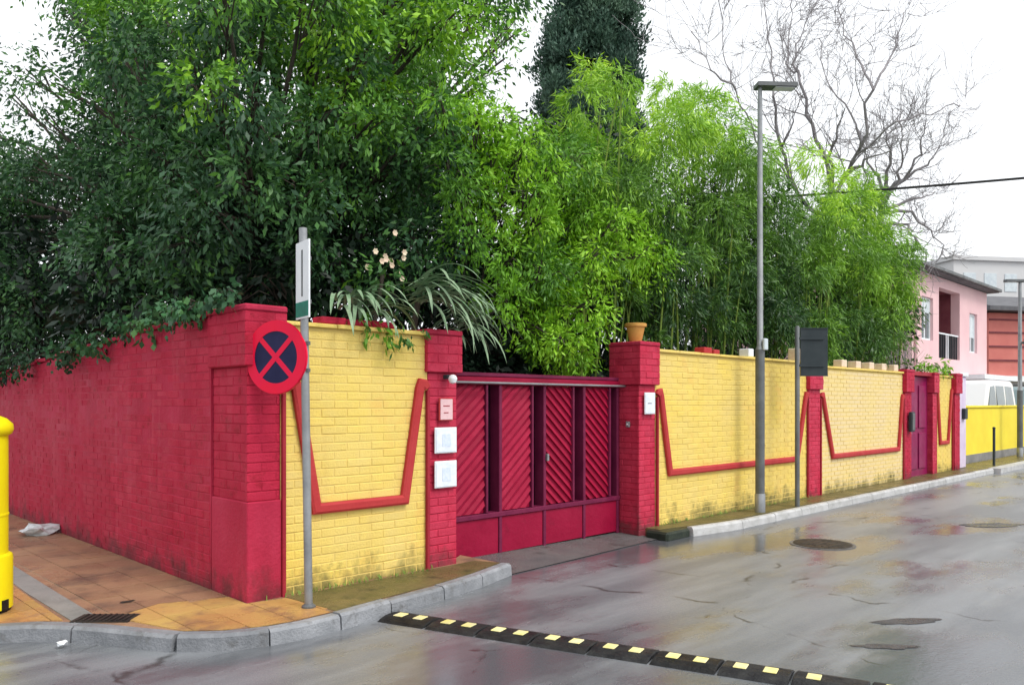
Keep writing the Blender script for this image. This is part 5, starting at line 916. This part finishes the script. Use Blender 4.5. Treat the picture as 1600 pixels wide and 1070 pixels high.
for i, (cl, lab, ds, sz) in enumerate([(CL_H1, 'shrub with deep shade put into its black green leaves behind the red side wall', 1500, .12), (CL_H2, 'shrub with shade put into its leaf colour behind the corner yellow bay and white flowers', 1500, .11), (CL_H3, 'shrub with shade put into its leaf colour behind the gate under the bright tree', 1500, .11), (CL_H4, 'shrub with shade put into its leaf colour filling in behind the tall bamboo', 1500, .13), (CL_H5, 'shrub with shade put into its leaf colour filling in behind the feathery bamboo', 1500, .15), (CL_H6, 'tall laurel with shade put into its leaf colour standing behind the bright tree at the gate', 1700, .12)]):
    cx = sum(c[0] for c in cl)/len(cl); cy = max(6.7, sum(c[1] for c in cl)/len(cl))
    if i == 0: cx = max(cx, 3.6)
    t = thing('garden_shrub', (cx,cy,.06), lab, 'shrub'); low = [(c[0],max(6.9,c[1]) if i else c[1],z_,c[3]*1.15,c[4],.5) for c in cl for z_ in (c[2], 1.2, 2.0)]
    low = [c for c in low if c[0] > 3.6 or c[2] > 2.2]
    leaves(low, ds, sz, .5, 'leaf_hollow_shade', 'foliage', t, 10+i, droop=.3); limbs(t, (cx,cy,.06), (cx,cy,1.2), low, .07, 'bark', 10+i, every=2, name='stems')
t = thing('ivy', (3.0,9,2.2), 'ragged ivy trailing along the top of the red side wall', 'ivy')
leaves(CL_IVY, 3600, .055, .75, 'leaf_ivy', 'foliage', t, 20, droop=.7, shell=.3, jit=.3)
q = random.Random(3); mb = MB()
for i in range(len(CL_IVY)-1):
    a, b = sorted(CL_IVY, key=lambda c: c[1])[i][:3], sorted(CL_IVY, key=lambda c: c[1])[i+1][:3]; mb.tube([a, ((a[0]+b[0])/2,(a[1]+b[1])/2,(a[2]+b[2])/2+.03), b], .006, 4, cap=False)
mb.build('stems', 'bark', t)

# cypress
t = thing('cypress_tree', (14.98,12.31,.06), 'dark columnar cypress rising behind the bamboo', 'tree')
q = random.Random(6); cl = []
for i in range(420):
    z = 5.0 + 9.0*q.random(); hmax = 1.38*min(1, ((14.6-z)/5.5)**.55 if z < 14.6 else 0)*(1 if z > 7 else .93); a = q.uniform(0,6.28); rr = hmax*q.uniform(.35,.93)
    cl.append((14.98+rr*math.cos(a), 12.31+rr*math.sin(a), z, .34, q.uniform(.1,.9), 1))
leaves(cl, 6500, .10, .4, 'leaf_cypress', 'crown', t, 30, droop=-.9, shell=.2, jit=.24)
MB().lathe([(.22,.06),(.17,5),(.05,13.5)], 14.98, 12.31, 10).build('trunk', 'bark', t)

# bare trees
def bare(t, main, seed, r0, depth, mt='bark_pale', tw=.011, ln=1.0, name='branches'):
    q = random.Random(seed); mb = MB(); mbt = MB()
    def grow(p, d, L_, r, lv):
        pts = [p]; dd = d.copy(); n = 5
        for i in range(n):
            dd = (dd + Vector((q.gauss(0,.18),q.gauss(0,.18),q.gauss(0,.12)+.05))).normalized(); pts.append(pts[-1]+dd*L_/n)
        (mbt if lv else mb).tube(pts, [max(.004, r*(1-.14*i)) for i in range(n+1)], 4 if r < .03 else 6, cap=False)
        if lv < depth:
            for k in range(q.choice((3,4,4,5))):
                i = q.randint(1,n); nd = (dd + Vector((q.gauss(0,.6),q.gauss(0,.6),q.gauss(0,.45)+.1))).normalized()
                grow(pts[i], nd, L_*q.uniform(.5,.75), max(.005, r*.5), lv+1)
    for li, path in enumerate(main):
        P_ = [Vector(p) for p in path]; n = len(P_); on_trunk = any((P_[0]-Vector(s)).length < .5 for s in main[0]); rr = r0*((.6 if on_trunk else .3) if li else 1.0)
        fine = []
        for a, b in zip(P_, P_[1:]):
            for k in range(4): fine.append(a.lerp(b, k/4)+Vector((q.gauss(0,.04),q.gauss(0,.04),q.gauss(0,.04)))*(1 if k else 0))
        fine.append(P_[-1]); m = len(fine); rads = [max(.012, rr*(1-.35*i/(m-1)) if li == 0 else rr*(1-.88*i/(m-1))) for i in range(m)]
        (MB().tube(fine, rads, 10, cap=True).build('trunk', mt, t, smooth=True)) if li == 0 else mb.tube(fine, rads, 6, cap=False)
        if li:
            for i in range(3, m):
                if q.random() < .8:
                    d = (fine[i]-fine[i-1]).normalized(); nd = (d*.7 + Vector((q.gauss(0,.6),q.gauss(0,.6),q.gauss(0,.5)+.1))).normalized()
                    grow(fine[i], nd, ln*q.uniform(.6,1.3), max(.006, rads[i]*.45), 1)
    mb.build(name, mt, t); mbt.build('twigs', mt, t)
b = LIMBS1[0][0]; t = thing('bare_tree', (b[0],b[1],.06), 'tall leafless pale tree with forked branches against the white sky', 'tree')
LIMBS1[0].insert(0, (b[0],b[1],.06)); bare(t, LIMBS1, 5, .095, 3, ln=1.1)
b = LIMBS2[0][0]; t = thing('bare_tree', (b[0],b[1],.06), 'lower leafless tree with stubby radiating twigs right of the tall one', 'tree')
LIMBS2[0].insert(0, (b[0],b[1],.06)); bare(t, LIMBS2, 9, .08, 3, ln=.75, mt='bark_pale')
# bare shrub at the right end above the door
t = thing('bare_shrub', (19.6,6.9,.06), 'thin leafless brown shrub above the magenta door', 'shrub')
q = random.Random(12); mb = MB()
for i in range(70):
    b = Vector((17.6+q.random()*2.2,6.5+q.random()*.8,.06)); e = Vector((b.x+q.gauss(0,.7), b.y+q.gauss(0,.3), q.uniform(2.4,4.2))); mid = b.lerp(e,.5)+Vector((0,0,.3))
    pts = [b*(1-k)**2+mid*2*k*(1-k)+e*k*k for k in [j/6 for j in range(7)]]; mb.tube(pts, [.012,.011,.01,.008,.007,.005,.003], 4, cap=False)
    for j in range(5):
        s = pts[q.randint(3,6)]; d = Vector((q.gauss(0,.3),q.gauss(0,.2),q.gauss(0.1,.25))); mb.tube([s, s+d*.5+Vector((0,0,.03)), s+d], [.005,.004,.002], 3, cap=False)
mb.build('stems', 'bark_pale', t)
t = thing('small_plant', (19.0,5.85,2.3), 'small green plant trailing over the wall right of the magenta door', 'plant')
leaves([(18.5,5.8,2.45,.22,.7,1),(19.1,5.8,2.5,.25,.8,1),(19.6,5.8,2.4,.2,.5,1),(17.7,5.85,2.4,.18,.15,.7)], 2600, .10, .35, 'leaf_mid', 'foliage', t, 40, droop=.5)
MB().tube([(19.0,6.02,.06),(19.0,6.0,2.5)], .015, 6).build('stem', 'bark', t)

# strap-leaved plants spilling over the wall
def straps(name, c, n, L_, az0, az1, label, seed, up=.6, wd=.035):
    t = thing(name, c, label, 'plant'); q = random.Random(seed); C = Vector(c)
    for i in range(n):
        a = R(q.uniform(az0,az1)); l = L_*q.uniform(.6,1.1); h = Vector((math.cos(a),math.sin(a),0)); side = Vector((-h.y,h.x,0)); el = q.uniform(.0,up)
        s = C + Vector((q.gauss(0,.10),q.gauss(0,.05),q.uniform(-.05,.15))); vs = []; m = 8; p = s.copy(); ang_ = el+.15
        for k in range(m+1):
            w_ = wd*math.sin(math.pi*min(1,.15+.85*k/m))**.6*.5 + .001; f_ = Vector((0,0,.006))
            vs += [p-side*w_+f_, p, p+side*w_+f_]
            p = p + (h*math.cos(ang_)+Vector((0,0,math.sin(ang_))))*(l/m); ang_ -= q.uniform(.12,.30)
        fs = [(k*3+j,k*3+j+1,k*3+j+4,k*3+j+3) for k in range(m) for j in range(2)]
        MB().add(vs, fs).build('leaf', 'strap', t, smooth=True)
    MB().tube([(c[0],max(c[1],6.0)+.2,.06),(c[0],max(c[1],6.0)+.12,1.5),c], .03, 6).build('stem', 'bark', t)
straps('strap_leaf_plant', (4.62,5.86,2.58), 46, .95, -115, 5, 'grey green strap leaved plant spilling over the left gate pillar', 1)
straps('strap_leaf_plant', (3.95,5.86,2.42), 36, .6, -140, -5, 'green strap leaved plant on top of the corner yellow bay', 2)
straps('strap_leaf_plant', (5.2,6.12,2.38), 24, .8, -110, 0, 'loose strap leaves hanging over the top of the gate', 4)
t = thing('trailing_plant', (4.05,5.95,.06), 'small leafy plant hanging down over the top of the corner yellow bay', 'plant')
leaves([(4.0,5.66,2.22,.13,.55,1),(4.2,5.64,2.20,.11,.2,1),(3.85,5.68,2.30,.11,.35,1),(4.45,5.66,2.25,.10,.15,.8)], 3600, .07, .4, 'leaf_mid', 'foliage', t, 61, droop=.6)
MB().tube([(4.05,6.0,.06),(4.05,5.98,2.3),(4.02,5.72,2.34)], .012, 6).build('stem', 'bark', t)
# cream flowers
t = thing('flowering_shrub', (4.4,6.5,.06), 'cream blossom cluster in the dark shrub above the corner yellow bay', 'shrub')
q = random.Random(8); mbl = MB(); MB().tube([(4.4,6.6,.06),(4.42,6.5,1.6),(4.5,6.25,2.85)], .02, 6).build('stem', 'bark', t)
for i in range(13):
    c = Vector((4.48+q.gauss(0,.12),6.1+q.gauss(0,.06),2.92+q.gauss(0,.10))); mb = MB()
    for k in range(6):
        a = k*1.047; d = Vector((math.cos(a), -.35, math.sin(a)))*.032; s_ = Vector((-math.sin(a),0,math.cos(a)))*.016
        mb.add([c, c+d*.6+s_, c+d, c+d*.6-s_], [(0,1,2,3)])
    mb.build('blossom', 'cream', t)
leaves([(4.45,6.15,2.85,.25,.3,1)], 1500, .09, .4, 'leaf_dark', 'foliage', t, 50)
bpy.context.view_layer.update()
